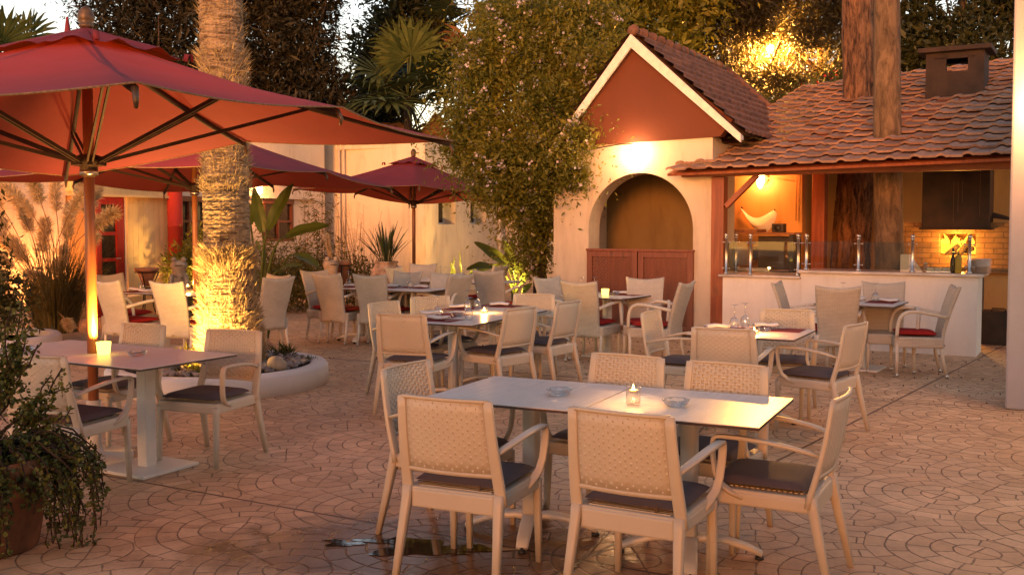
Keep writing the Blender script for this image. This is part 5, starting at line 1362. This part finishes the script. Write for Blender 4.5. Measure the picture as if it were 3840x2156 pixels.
def fan_palm(x, y, zc, r, n, label, seed, trunk_r=.16, dead=6, lean=0.0, thr=None):
    rg = np.random.RandomState(seed); t = empty('fan_palm', (x, y, 0), 0, label, 'palm', 'fan palms behind the court')
    b = MB(); b.tube([(0, 0, 0), (lean*.3, 0, zc*.5), (lean, 0, zc)], [trunk_r*1.1, trunk_r, trunk_r*.9], 12); obj('trunk', b, M['dark_bark'], t)
    V, MI = [], []; c0 = np.array([lean, 0, zc]); pt = MB()
    for i in range(n+dead):
        az = rg.rand()*2*PI; el = rg.uniform(-.35, 1.35) if i < n else rg.uniform(-1.35, -.7)
        d = np.array([math.cos(az)*math.cos(el), math.sin(az)*math.cos(el), math.sin(el)]); pl = r*rg.uniform(.65, 1.0)
        o = c0+d*pl+np.array([0, 0, -.12*pl]); pt.tube([Vector(c0), Vector(c0+d*pl*.5), Vector(o)], r*.012, 5)
        up = np.array([0, 0, 1.0])+rg.randn(3)*.25
        fan_leaf(V, MI, o, d+np.array([0, 0, -.25]), up, r*rg.uniform(.75, 1.0), 20, 0 if i < n else 1, rg, .35 if i < n else .7)
    obj('crown', np_mesh('crown', np.array(V), 4, MI), [M['fanleaf'], M['dead']], t); obj('stalks', pt, M['fanleaf'], t); return t
fan_palm(-11.6, 24, 5.05, 1.25, 24, 'fan palm against the evening sky at the top left', 41, .11, 2)
fan_palm(-10.6, 25.5, 5.15, .75, 9, 'smaller fan palm just right of the top left palm', 42, .09, 3)
fan_palm(-2.8, 27.2, 5.0, 1.45, 26, 'green fan palm rising behind the white outbuilding', 43, .12, 8)
fan_palm(-.9, 28.5, 7.7, 1.25, 14, 'fan palm with hanging dead fronds at the top edge', 44, .14, 14)
# two trunks growing through the bar roof
def trunk_obj(b, pts, rad, n, K, amp, seed, ridge=0):
    rr_ = random.Random(seed); P = []; Rr = []
    for i in range(K+1):
        t = i/K*(len(pts)-1); j = min(int(t), len(pts)-2); f = t-j
        P.append(Vector(pts[j]).lerp(Vector(pts[j+1]), f)); Rr.append(rad[j]*(1-f)+rad[j+1]*f)
    vs, fs = [], []
    ph = [rr_.uniform(0, 6) for _ in range(8)]
    for i in range(K+1):
        z = P[i].z
        for k in range(n):
            a = 2*PI*k/n; q = 1+amp*(math.sin(9*a+ph[0]+1.3*z)+.7*math.sin(17*a+ph[1]-2.1*z)+.5*math.sin(5*a+3*z+ph[2])+rr_.uniform(-.6, .6))+ridge*max(0, math.sin(z*2*PI/.045))
            vs.append(P[i]+Vector((math.cos(a), math.sin(a), 0))*Rr[i]*q)
    for i in range(K):
        for k in range(n): fs.append((i*n+k, i*n+(k+1) % n, (i+1)*n+(k+1) % n, (i+1)*n+k))
    b._add(vs, fs, True)
pt = empty('pine_tree', (5.60, 16.6, 0), 0, 'thick rough barked pine trunk growing up through the bar roof', 'tree', 'trees growing through the bar roof')
b = MB(); trunk_obj(b, [(.0, 0, 0), (0, 0, 1.2), (.13, 0, 3.2), (.02, 0, 6), (.0, 0, 11)], [.34, .295, .26, .22, .16], 64, 220, .040, 5); obj('trunk', b, M['pine_bark'], pt)
leafcloud('crown', [(.4, .5, 11.2, 3, 2.5, 1.4), (-1.8, 0, 10.4, 1.5, 1.5, .9)], 5000, .22, M['conifer'], pt, seed=51, asp=.16, droop=.8)
pm = empty('palm_tree', (5.08, 13.49, 0), 0, 'smooth grey palm trunk growing through the bar roof, in front of the pine', 'palm', 'trees growing through the bar roof')
b = MB(); trunk_obj(b, [(.02, 0, 0), (0, 0, 1.1), (-.05, 0, 2.6), (-.09, 0, 4.4), (-.15, 0, 6.5), (-.15, 0, 9)], [.205, .185, .18, .165, .14, .13], 40, 260, .008, 6, .012); obj('trunk', b, M['fan_palm_bark'], pm)
V, MI = [], []; rg = np.random.RandomState(52)
for i in range(16):
    az = i*2.4; el = .9-.1*i; d = np.array([math.cos(az)*math.cos(el), math.sin(az)*math.cos(el), math.sin(el)]); o = np.array([-.15, 0, 9.0])+d*.8; fan_leaf(V, MI, o, d, np.array([0, 0, 1.]), 1.0, 18, 0, rg)
obj('crown', np_mesh('crown', np.array(V), 4, MI), [M['fanleaf']], pm)
rg = np.random.RandomState(53); n = 150; a = rg.rand(n)*2*PI; z = 2.30+rg.rand(n)*.30
obj('fibre', leafmesh('tmpf', np.stack([-.045+.18*np.cos(a), .18*np.sin(a), z], 1), (lambda q: q/np.linalg.norm(q, axis=1)[:, None])(np.stack([np.cos(a), np.sin(a), rg.randn(n)*.7-.3], 1)), rg.uniform(.03, .09, n), .05, M['dead'], pm, rg).data, M['dead'], pm) if False else leafmesh('fibre', np.stack([-.045+.178*np.cos(a), .178*np.sin(a), z], 1), (lambda q: q/np.linalg.norm(q, axis=1)[:, None])(np.stack([np.cos(a), np.sin(a), rg.randn(n)*.7-.3], 1)), rg.uniform(.04, .10, n), .07, M['dead'], pm, rg)
# ------------------------------------------------------------------ the big shaggy palm in the ring
bp = empty('shaggy_palm', (-2.86, 10.08, 0), 0, 'big shaggy palm trunk lit from below inside the round planter', 'palm')
def prad(z):
    k = np.interp(z, [0, .12, .35, .8, 1.25, 1.6, 2.2, 3.0, 4, 9], [.345, .33, .30, .275, .232, .222, .222, .215, .205, .18]); return k
def pcx(z): return np.interp(z, [0, 1, 2, 3, 4, 9], [.03, .0, -.01, -.02, -.04, -.05])
b = MB(); K, n = 420, 72; vs, fs = [], []; rr_ = np.random.RandomState(61); band = rr_.rand(K+1)
nz = rr_.rand(K+1, n)
for i in range(K+1):
    z = .08+5.6*i/K
    for k in range(n):
        a = 2*PI*k/n; q = prad(z)*(1+.050*(band[i]-.5)+.055*(nz[i, k]-.5)*(1 if z < 4 else .6)+.012*math.sin(31*a))
        vs.append((pcx(z)+q*math.cos(a), q*math.sin(a), z))
for i in range(K):
    for k in range(n): fs.append((i*n+k, i*n+(k+1) % n, (i+1)*n+(k+1) % n, (i+1)*n+k))
b._add(vs, fs, False); b.tube([(-.05, 0, 5.65), (-.05, 0, 9)], .18, 16); obj('trunk', b, M['palm_bark'], bp)
rg = np.random.RandomState(62)
def fibres(n, z0, z1, up, L0, L1, out=.35):
    a = rg.rand(n)*2*PI; z = z0+(z1-z0)*rg.rand(n); r = prad(z)*.985
    P = np.stack([pcx(z)+r*np.cos(a), r*np.sin(a), z], 1)
    D = np.stack([np.cos(a)*out, np.sin(a)*out, np.full(n, up)], 1)+rg.randn(n, 3)*.28; D /= np.linalg.norm(D, axis=1)[:, None]
    return P, D, rg.uniform(L0, L1, n)
bands = [(3600, .18, .72, .55, .05, .13, .55), (2600, .70, 1.28, .9, .05, .14, .40), (2400, 1.12, 1.34, .8, .07, .17, .62), (1100, 1.45, 1.95, .8, .02, .06, .4), (700, 1.9, 2.05, .7, .05, .12, .6), (1500, 2.05, 2.5, .8, .04, .12, .5),
         (900, 2.62, 3.0, .9, .05, .15, .5), (900, 3.0, 3.3, .8, .05, .15, .6), (1000, 3.35, 4.6, .8, .04, .12, .5), (700, .12, .4, .8, .03, .08, .3)]
Ps = [fibres(*q) for q in bands]
leafmesh('fibre', np.concatenate([q[0] for q in Ps]), np.concatenate([q[1] for q in Ps]), np.concatenate([q[2] for q in Ps]), .045, M['fibre'], bp, rg)
V, MI = [], []
for i in range(22):
    az = i*2.4; el = 1.1-.09*i; d = np.array([math.cos(az)*math.cos(el), math.sin(az)*math.cos(el), math.sin(el)]); o = np.array([-.05, 0, 9.0])+d*1.0; fan_leaf(V, MI, o, d, np.array([0, 0, 1.]), 1.1, 18, 0, rg)
obj('crown', np_mesh('crown', np.array(V), 4, MI), [M['fanleaf']], bp)
# ------------------------------------------------------------------ flowering bush over the far parasol
bu = empty('flowering_bush', (.45, 16.0, 0), 0, 'huge climbing bush with pale lilac flowers left of the arched house', 'bush')
def bb(px, py, Y, rx, ry, rz): p = at(px, py, Y); return (p.x-.45, p.y-16.0, p.z, rx, ry, rz)
bl = [bb(1860, 250, 16.2, .75, .6, .7), bb(2080, 200, 16.4, .7, .6, .7), bb(1790, 440, 15.9, .55, .6, .6), bb(2050, 430, 15.6, .65, .55, .65), bb(1880, 620, 15.6, .62, .6, .55), bb(2080, 620, 15.2, .48, .4, .55),
      bb(1950, 760, 15.7, .55, .5, .35), bb(2010, 840, 15.9, .36, .4, .45), bb(2000, 950, 16.0, .33, .35, .40), bb(1960, 100, 16.6, .8, .6, .5), bb(2180, 90, 16.8, .65, .6, .5), bb(2220, 270, 15.6, .36, .4, .5), bb(1760, 590, 16.0, .28, .3, .3), bb(2160, 520, 14.8, .28, .25, .35),
      bb(1710, 560, 15.9, .25, .25, .2), bb(1850, 700, 15.4, .30, .3, .25), bb(2150, 660, 14.9, .24, .2, .3)]
leafcloud('foliage', bl, 60000, .072, M['plumbago'], bu, seed=71, clump=.21, per=24, asp=.36, droop=.1, shell=1.9, inner=.2, isz=1.7, flowers=(M['flower'], 420, .030))
b = MB(); limbs(b, (0, 0, 0), (-.05, 0, 3.6), .07, bl, 72, 26, .10)
for i in range(5): b.tube([(.1*math.cos(i), .1*math.sin(i), 0), (.13*math.cos(i+1), .12*math.sin(i), 1.2), (.2*math.cos(i*2), .1, 2.6)], .02, 6)
obj('stems', b, M['dark_bark'], bu)
# ------------------------------------------------------------------ banana-leaved strelitzias
def blade(b, p0, p1, w, bend, nrm, fold=.25, tw=0.0):
    p0, p1 = Vector(p0), Vector(p1); d = p1-p0; L = d.length; t = d/L; n = Vector(nrm); n = (n-t*n.dot(t)).normalized(); s = t.cross(n)
    def f(u, v):
        prof = (math.sin(PI*min(1, u*.94+.06))**.62)*(1-.25*u)
        x = (v-.5)*2; c = p0+d*u+n*(bend*L*math.sin(PI*u*.9))
        return c+s*(x*w*prof)+n*(abs(x)*w*fold*prof+.012*L*math.sin(13*u+2*x)*abs(x))
    b.grid(f, 22, 8)
    b.tube([p0+d*u+n*(bend*L*math.sin(PI*u*.9)-.004) for u in (0, .25, .5, .75, .97)], [w*.07, w*.06, w*.045, w*.03, w*.01], 6)
def strelitzia(name, base, leaves, label, Y):
    t = empty(name, base, 0, label, 'plant', 'banana leaved plants'); base = Vector(base)
    for k, (a, c, w, bend, dy, nr) in enumerate(leaves):
        p0 = at(a[0], a[1], Y+dy)-base; p1 = at(c[0], c[1], Y+dy*1.4)-base; w = w*Y/3759
        b = MB(); blade(b, p0, p1, w, bend, nr); st = Vector((.06*math.cos(k*2.1), .06*math.sin(k*2.1), 0)); m_ = st.lerp(p0, .5)+Vector((0, 0, .08))+(Vector((st.x-p0.x, 0, 0))*.12)
        b.tube(bez(st, st.lerp(m_, .6)+Vector((0, 0, .1)), p0-(p1-p0).normalized()*.18*(p0.length), p0, 8), [.03, .028, .025, .022, .02, .018, .016, .014, .012], 7)
        obj('leaf', b, M['banana'], t)
    return t
strelitzia('strelitzia', (-3.50, 14.0, 0), [((984, 872), (952, 702), 27, -.02, .0, (.2, -1, .1)), ((1006, 863), (1104, 686), 32, .04, -.1, (-.5, -1, .2)), ((1072, 886), (1242, 850), 30, .07, -.2, (-.1, -.75, .7)),
    ((1107, 957), (1196, 1006), 30, .10, .1, (.1, -.5, .9)), ((940, 842), (928, 756), 26, 0, .3, (.1, -1, 0)), ((1050, 1012), (1140, 1000), 20, .1, -.1, (0, -.4, 1)), ((975, 940), (960, 900), 10, 0, .1, (0, -1, 0))],
    'green banana leaved plant just right of the shaggy palm', 14.0)
strelitzia('strelitzia', (.05, 20.4, 0), [((1912, 1000), (1776, 908), 24, .06, -.2, (.2, -1, .5)), ((1934, 1024), (1893, 902), 22, -.03, -.1, (.3, -1, 0)), ((1946, 1026), (1972, 955), 16, 0, .0, (-.5, -1, 0)),
    ((1848, 1000), (1748, 1014), 22, .1, -.4, (0, -.7, .8)), ((1953, 1062), (1990, 1006), 17, 0, -.3, (-.5, -1, .1)), ((1958, 1098), (1998, 1062), 14, .05, -.4, (-.4, -1, .3)), ((1880, 990), (1760, 1030), 9, .1, .1, (0, -1, .3)), ((1915, 960), (1925, 880), 14, 0, .4, (.2, -1, 0))],
    'bright uplit banana leaved plant in front of the bush', 20.2)
b = MB()
for (p0, p1, w) in (((1731, 1040), (1722, 944), 5), ((1705, 1030), (1690, 985), 9), ((1752, 1050), (1790, 990), 10), ((1690, 1040), (1705, 962), 6)):
    a, c = at(p0[0], p0[1], 21.2), at(p1[0], p1[1], 21.1); blade(b, a, c, w*21/3759, 0, (.4, -1, 0)); b.tube([(a.x, a.y, 0), a], .015, 6)
tag(obj('young_strelitzia', b, M['banana']), 'few dark upright leaves in front of the bright outbuilding wall', 'plant', 'banana leaved plants')
# ------------------------------------------------------------------ bamboo, dry grass, lit shrub
def stems_leaves(name, cx, cy, sx, sy, ns, h0, h1, mat, label, seed, leaf=.11, nl=60, asp=.16, cat='bamboo', lean=.22, start=.25, grp=None, stem='dry'):
    rg = np.random.RandomState(seed); t = empty(name, (cx, cy, 0), 0, label, cat, grp); b = MB(); P, D = [], []
    for i in range(ns):
        x, y = rg.randn()*sx, rg.randn()*sy; h = rg.uniform(h0, h1); dx, dy = rg.randn()*lean, rg.randn()*lean
        pts = [Vector((x+dx*h*(k/6)**1.6, y+dy*h*(k/6)**1.6, h*k/6)) for k in range(7)]; b.tube(pts, [.008*(1-.7*k/6) for k in range(7)], 5)
        for j in range(nl):
            u = start+(1-start)*rg.rand(); q = u*6; k = min(int(q), 5); p = pts[k].lerp(pts[k+1], q-k); o = rg.randn(3)*.07*(1.2-u*.5); P.append(np.array(p)+o); d = rg.randn(3); d[2] = d[2]*.6-.25; D.append(d/np.linalg.norm(d))
    obj('stems', b, M[stem], t); n = len(P); leafmesh('foliage', np.array(P), np.array(D), leaf*(.6+.7*rg.rand(n)), asp, M[mat], t, rg); return t
stems_leaves('bamboo', -4.25, 19.3, .42, .25, 46, .7, 1.6, 'bamboo', 'leafy bamboo clump filling the corner behind the banana plant', 81, .13, 70)
stems_leaves('bamboo', -3.78, 19.6, .10, .12, 8, 1.9, 2.4, 'bamboo', 'taller thin bamboo stems rising at the white wall corner', 82, .13, 60, lean=.06)
stems_leaves('bamboo', -3.3, 20.2, .22, .2, 34, 1.2, 2.1, 'dry', 'dry brown twiggy stems against the pale wall behind the second frog', 83, .09, 22, .06, lean=.12, cat='dry grass')
sh = empty('bright_shrub', (-5.75, 17.75, 0), 0, 'glowing yellow green shrub lit from below beside the red column', 'shrub')
bl = [(0, 0, .55, .34, .26, .4), (.06, 0, 1.0, .26, .22, .34), (.18, 0, 1.35, .15, .14, .25), (-.2, 0, .85, .18, .2, .3)]
leafcloud('foliage', bl, 3600, .10, M['litgreen'], sh, seed=84, clump=.09, per=14, asp=.22, droop=-.1); b = MB(); limbs(b, (0, 0, 0), (.05, 0, 1.2), .03, bl, 85, 14, .04); obj('stems', b, M['dark_bark'], sh)
ls = empty('dark_shrub', (-6.35, 11.9, 0), 0, 'dark leafy shrub in the white planter at the left edge', 'shrub')
bl = [(0, 0, .85, .55, .5, .5), (.35, -.2, .6, .35, .3, .35), (-.4, 0, 1.3, .4, .4, .5), (-.1, 0, 1.6, .3, .3, .4)]
leafcloud('foliage', bl, 5200, .085, M['olive'], ls, seed=86, clump=.12, asp=.4); b = MB(); limbs(b, (0, 0, .2), (0, 0, 1.3), .04, bl, 87, 10, .05); obj('stems', b, M['dark_bark'], ls)
b = MB(); 
hs = empty('low_hedge', (-5.9, 15.6, 0), 0, 'low dark planting along the building behind the palm', 'shrub')
leafcloud('foliage', [(.9, 1.4, .35, .7, .35, .4), (2.2, 2.6, .45, .7, .4, .5), (1.6, 2.4, .4, .5, .4, .5), (2.9, 3.2, .5, .5, .4, .5)], 7000, .09, M['bamboo'], hs, seed=88, clump=.12, asp=.25)
# ------------------------------------------------------------------ pampas grass
pg = empty('pampas_grass', (-6.75, 14.8, 0), 0, 'large pampas grass clump with fluffy cream plumes at left', 'pampas grass')
rg = np.random.RandomState(91); V = []
for i in range(1500):
    a = rg.rand()*2*PI; r0 = .30*math.sqrt(rg.rand()); h = rg.uniform(.7, 1.7); spread = rg.uniform(.15, 1.15); hang = rg.uniform(.0, .75)*spread
    p0 = np.array([r0*math.cos(a), r0*math.sin(a), 0]); dirv = np.array([math.cos(a), math.sin(a), 0]); sd = np.array([-math.sin(a), math.cos(a), 0])*rg.uniform(.004, .008)
    pts = [p0+dirv*spread*(k/5)**1.5+np.array([0, 0, h*(k/5)**.8-hang*h*(k/5)**3]) for k in range(6)]
    for k in range(5):
        w0, w1 = 1-k/5.5, 1-(k+1)/5.5; V.append([pts[k]-sd*w0, pts[k]+sd*w0, pts[k+1]+sd*w1, pts[k+1]-sd*w1])
obj('blades', np_mesh('blades', np.array(V), 4), M['blade'], pg)
def plume(parent, base, ctrl, top, L, w, seed, loc=None):
    rg = np.random.RandomState(seed); base, ctrl, top = Vector(base), Vector(ctrl), Vector(top); b = MB(); path = bez(base, base.lerp(ctrl, .7), ctrl, top, 8); b.tube(path, .006, 5)
    o = obj('plume', b, M['dry'], parent); ax = (Vector(path[-1])-Vector(path[-2])).normalized(); s = Vector(path[-1]); n = 1300; P, D = [], []
    bendv = Vector((rg.randn()*.2, rg.randn()*.2, -.25))
    for i in range(n):
        u = rg.rand()**.85; c = s+ax*L*(u-.12)+bendv*L*u*u*.5; q = rg.randn(3); q = q/np.linalg.norm(q); wid = w*(math.sin(PI*min(1, u*.85+.12)))**.8; P.append(np.array(c)+q*wid*.30*rg.rand()); d = np.array(ax)*.75+q*.75+np.array([0, 0, -.15]); D.append(d/np.linalg.norm(d))
    leafmesh('plume_head', np.array(P), np.array(D), w*(.45+.75*rg.rand(n)), .085, M['plume'], o, rg); return o
PL = [(60, 700, .42), (150, 690, .5), (210, 720, .5), (270, 730, .45), (20, 800, .42), (55, 880, .42), (45, 960, .30), (90, 930, .32), (160, 880, .45), (165, 1010, .28), (200, 990, .22), (110, 800, .46), (250, 830, .45), (300, 690, .45), (350, 800, .40), (330, 905, .24), (30, 1010, .22), (175, 1060, .2), (235, 930, .25), (0, 720, .4), (-60, 820, .45), (245, 1180, .16), (120, 740, .5), (325, 740, .42)]
for i, (px, py, L) in enumerate(PL):
    Y = 14.8+rg.uniform(-.7, .55); p = at(px, py+L*120, Y)-Vector((-6.75, 14.8, 0)); a = rg.rand()*6; bse = Vector((.2*math.cos(a), .2*math.sin(a), .05)); ct = bse.lerp(p, .5)+Vector((0, 0, .3)); ct.x = bse.x+(p.x-bse.x)*.35
    plume(pg, bse, ct, p, L*1.25, .105+.05*rg.rand() if L > .3 else .10, 900+i)
fpz = empty('pampas_plumes', (-3.08, 17.0, .98), 0, 'two small pampas plumes standing behind the second frog', 'pampas plumes')
for i, (px, py) in enumerate(((1234, 930), (1238, 962))): p = at(px, py, 17.1)-Vector((-3.08, 17.0, .98)); plume(fpz, (0, .1, -.5), (.0, .1, -.1), p, .30, .055, 950+i)
# ------------------------------------------------------------------ sword leaves in the jar
b = MB(); rg = np.random.RandomState(95)
for i in range(46):
    a = rg.rand()*2*PI; r0 = .11*math.sqrt(rg.rand()); sp_ = rg.uniform(.05, .42)*(1 if rg.rand() < .8 else 1.5); h = rg.uniform(.38, .78); w = rg.uniform(.014, .024)
    d = Vector((math.cos(a), math.sin(a), 0)); pts = [d*r0+d*sp_*(k/6)**1.4+Vector((0, 0, h*(k/6))) for k in range(7)]
    s = Vector((math.cos(a+1.2), math.sin(a+1.2), 0)); W = [.35, .45, .7, 1.0, 1.0, .65, .02]
    vs = []
    for k in range(7): vs += [pts[k]-s*w*W[k], pts[k]+d*w*.3, pts[k]+s*w*W[k]]
    fs = []
    for k in range(6): fs += [(3*k, 3*k+1, 3*k+4, 3*k+3), (3*k+1, 3*k+2, 3*k+5, 3*k+4)]
    b._add(vs, fs, True)
o = obj('sword_plant', b, M['snake']); o.location = (-2.26, 18.0, .88); tag(o, 'spiky sword leaved plant growing from the big weathered jar', 'plant')
# ------------------------------------------------------------------ trailing succulent in the foreground pot
sp0 = Vector((-2.62, 4.92, .43)); su = empty('trailing_succulent', sp0, 0, 'small leaved succulent trailing over the foreground clay pot', 'plant')
rg = np.random.RandomState(97); b = MB(); P, D = [], []
def sprig(pts, nl, spread=.016):
    for j in range(nl):
        u = rg.rand(); q = u*(len(pts)-1); k = min(int(q), len(pts)-2); p = Vector(pts[k]).lerp(Vector(pts[k+1]), q-k); d = rg.randn(3); d /= np.linalg.norm(d); P.append(np.array(p)+d*spread*rg.rand()); D.append(d)
for i in range(120):
    a = rg.uniform(-1.9, 1.2); r = rg.uniform(.28, .56); drop = rg.uniform(.05, .50)*(1 if rg.rand() < .75 else .3); c, s = math.cos(a), math.sin(a); up = rg.uniform(.05, .24)
    pts = [Vector((.08*c, .08*s, .0)), Vector((.22*c, .22*s, up)), Vector((r*.8*c, r*.8*s, up*.7)), Vector((r*c, r*s, -.25*drop+.02)), Vector((r*1.03*c, r*1.03*s, -drop))]
    pts = bez(pts[0], pts[1], pts[2], pts[3], 7)+bez(pts[3], Vector(pts[3]).lerp(pts[4], .4), Vector(pts[3]).lerp(pts[4], .7), pts[4], 4)[1:]
    pts = [Vector(p)+Vector(rg.randn(3)*.014) for p in pts]; b.tube(pts, [.005]*6+[.0035]*(len(pts)-6), 5); sprig(pts[3:], 52)
for (px, py) in ((238, 1385), (190, 1410), (120, 1300), (90, 1190), (95, 1275), (60, 1330), (215, 1500), (260, 1540), (90, 1120), (30, 1150)):
    e = at(px, py, 5.0)-sp0; pts = bez((0, 0, 0), (e.x*.2, e.y*.3, e.z*.5), (e.x*.7, e.y*.8, e.z*.55), e, 9); pts = [Vector(p)+Vector(rg.randn(3)*.010) for p in pts]; b.tube(pts, [.009-.0006*k for k in range(len(pts))], 6); sprig(pts[4:], 85, .022)
    for k in (5, 6, 7): f = Vector(pts[k])+Vector(rg.randn(3)*.06); b.tube([pts[k], f], .003, 5); sprig([pts[k], f], 26, .02)
obj('stems', b, M['dark_bark'], su); n = len(P); leafmesh('leaves', np.array(P), np.array(D), .025*(.7+.6*rg.rand(n)), .75, M['succulent'], su, rg)
leafcloud('fern_foliage', [(-.15, .05, .18, .28, .25, .20), (-.35, .05, .45, .2, .2, .35), (-.05, -.1, .12, .2, .2, .14)], 4200, .03, M['olive'], su, seed=98, clump=.05, asp=.2)
# small green tufts in the palm ring
def tuft(x, y, h, label, mat='bamboo', seed=1, n=130, cat='small plant'):
    rg = np.random.RandomState(seed); a = rg.rand(n)*2*PI; D = np.stack([np.cos(a)*.7, np.sin(a)*.7, .35+rg.rand(n)], 1); D /= np.linalg.norm(D, axis=1)[:, None]
    P = np.stack([x+rg.randn(n)*.05, y+rg.randn(n)*.05, .16+h*.5*rg.rand(n)], 1); o = leafmesh('fern_tuft', P, D, h*(.3+.6*rg.rand(n)), .10, M[mat], None, rg); return tag(o, label, cat, 'small tufts in the palm planter')
tuft(-2.42, 10.60, .20, 'feathery fern tuft behind the pebbles right of the palm', seed=101); tuft(-2.12, 10.36, .09, 'low grassy tuft at the right inner rim of the palm planter', seed=102); tuft(-2.48, 10.30, .09, 'grassy tuft close to the right of the palm trunk', seed=103)
tuft(-3.32, 10.25, .22, 'green fern tuft left of the palm trunk', seed=104); tuft(-2.98, 9.40, .15, 'bright fern tuft glowing beside the palm uplight', 'litgreen', seed=105); tuft(-2.62, 9.42, .10, 'tiny tuft in front of the palm right of the uplight', seed=106, n=70)
# ------------------------------------------------------------------ lamps that show in the photograph
def spot_fixture(x, y, z, tx, ty, tz, label, power, col, size=70, blend=.6, r=.04):
    t = empty('ground_spotlight', (x, y, z), 0, label, 'spotlight', 'ground uplights'); d = (Vector((tx, ty, tz))-Vector((x, y, z))).normalized(); q = d.to_track_quat('Z', 'Y')
    b = MB(); b.M = q.to_matrix().to_4x4(); b.lathe([(.001, -.07), (.035, -.07), (.045, .0), (.047, .035), (.041, .035), (.039, .012), (.001, .012)], n=18); obj('housing', b, M['black'], t)
    c = MB(); c.M = b.M.copy(); c.lathe([(.001, .0135), (.0385, .0135)], n=18); obj('lens', c, M['spot_face'], t)
    c = MB(); c.tube([-d*.05, (0, 0, -z)], .012, 7); obj('stake', c, M['black'], t)
    o = lamp('uplight', Vector((x, y, z))+d*.045, power, col, r, 'SPOT', spot_size=R(size), spot_blend=blend); o.rotation_euler = (-d).to_track_quat('Z', 'Y').to_euler(); return t
spot_fixture(-3.16, 9.36, .25, -2.92, 10.0, 1.5, 'small black ground spotlight shining up the shaggy palm', 300, YEL, 165, .9)
spot_fixture(-1.18, 20.6, .36, -.95, 22.6, 1.5, 'ground spotlight in front of the outbuilding with small windows', 65, YEL, 120, .8)
spot_fixture(.10, 19.7, .15, .0, 20.5, 1.0, 'ground spotlight at the foot of the bright banana plant', 190, YEL, 100, .8)
spot_fixture(-5.72, 17.25, .12, -5.75, 17.9, 1.0, 'ground spotlight at the foot of the glowing shrub', 80, YEL, 110, .8)
spot_fixture(-7.05, 15.55, .12, -7.6, 16.1, 1.4, 'ground spotlight behind the pampas grass', 200, AMBER, 110, .8)
# lamp hanging in the pine
t = empty('tree_lamp', (7.05, 27.6, 6.35), 0, 'bright lamp shining inside the pine branches', 'lamp')
obj('bulb', MB().ball((0, 0, 0), .09, 16, 10), M['globe'], t); b = MB(); b.tube([(0, 0, .09), (0, 0, .25), (.2, 0, .6), (1.4, 0, 1.2)], .02, 6); obj('cable', b, M['iron'], t)
lamp('tree_lamp_light', (7.05, 27.7, 6.35), 3800, (1, .43, .07), .25)
# wall lamps: a soft source just off each globe
def wl(p, power, col=AMBER, r=.11): lamp('wall_lamp_light', p, power, col, r)
wl(Vector((1.795, 14.55, 2.62))+FN*.40, 8)
wl(Vector((4.0, 16.2, 2.30))+FN*.30, 17, WARM, .06)
wl(Vector((-5.30, 20.68, 2.31))+U(-25)*.32, 24)
wl(Vector((4.275, 8.63, 2.60))+Vector((.866, -.5, 0))*.30+FN*.34, 22)
lamp('fire_light', Vector((6.50, 14.62, 1.30))+FN*.14, 24, (1, .4, .06), .08)
# ------------------------------------------------------------------ dusk sky, one low warm sun
wd = bpy.data.worlds.new('World'); sc.world = wd; wd.use_nodes = True; nt = wd.node_tree
bg = nt.nodes['Background']; sky = nt.nodes.new('ShaderNodeTexSky'); sky.sky_type = 'NISHITA'; sky.sun_disc = False
SUN_EL, SUN_AZ = R(8), R(197)     # azimuth clockwise from +Y: the glow comes from behind the camera
sky.sun_elevation = SUN_EL; sky.sun_rotation = SUN_AZ; sky.air_density = 1.0; sky.dust_density = 0.2; sky.ozone_density = 0.6
mx = nt.nodes.new('ShaderNodeMix'); mx.data_type = 'RGBA'; mx.blend_type = 'MULTIPLY'; mx.inputs[0].default_value = 1; mx.inputs[7].default_value = (1.17, .90, .83, 1)   # the photograph's warm white balance
nt.links.new(sky.outputs[0], mx.inputs[6]); nt.links.new(mx.outputs[2], bg.inputs[0]); bg.inputs[1].default_value = .13
sd = bpy.data.lights.new('sun', 'SUN'); sd.energy = 1.25; sd.angle = R(14); sd.color = (1, .30, .045); so = bpy.data.objects.new('sun', sd); COL.objects.link(so)
dv = Vector((math.sin(SUN_AZ)*math.cos(SUN_EL), math.cos(SUN_AZ)*math.cos(SUN_EL), math.sin(SUN_EL))); so.rotation_euler = dv.to_track_quat('Z', 'Y').to_euler(); so.location = dv*50
# ------------------------------------------------------------------ camera
cd = bpy.data.cameras.new('camera'); cam = bpy.data.objects.new('camera', cd); COL.objects.link(cam); sc.camera = cam
cam.location = (0, 0, 1.6145); cam.rotation_euler = (PI/2-.0474220, 0, 0)
cd.sensor_width = 36; cd.lens = 3759.13/3840*36; cd.shift_y = -(1078-1014.4)/3840; cd.clip_end = 500; cd.clip_start = .05
sc.view_settings.view_transform = 'Standard'; sc.view_settings.look = 'None'; sc.view_settings.exposure = 1.5; sc.view_settings.gamma = 1
cy = sc.cycles; cy.use_denoising = True; cy.max_bounces = 7; cy.diffuse_bounces = 4; cy.glossy_bounces = 3; cy.transmission_bounces = 4; cy.transparent_max_bounces = 14
cy.caustics_reflective = False; cy.caustics_refractive = False; cy.sample_clamp_indirect = 4.0; cy.use_adaptive_sampling = True
try: cy.denoiser = 'OPENIMAGEDENOISE'
except Exception: pass
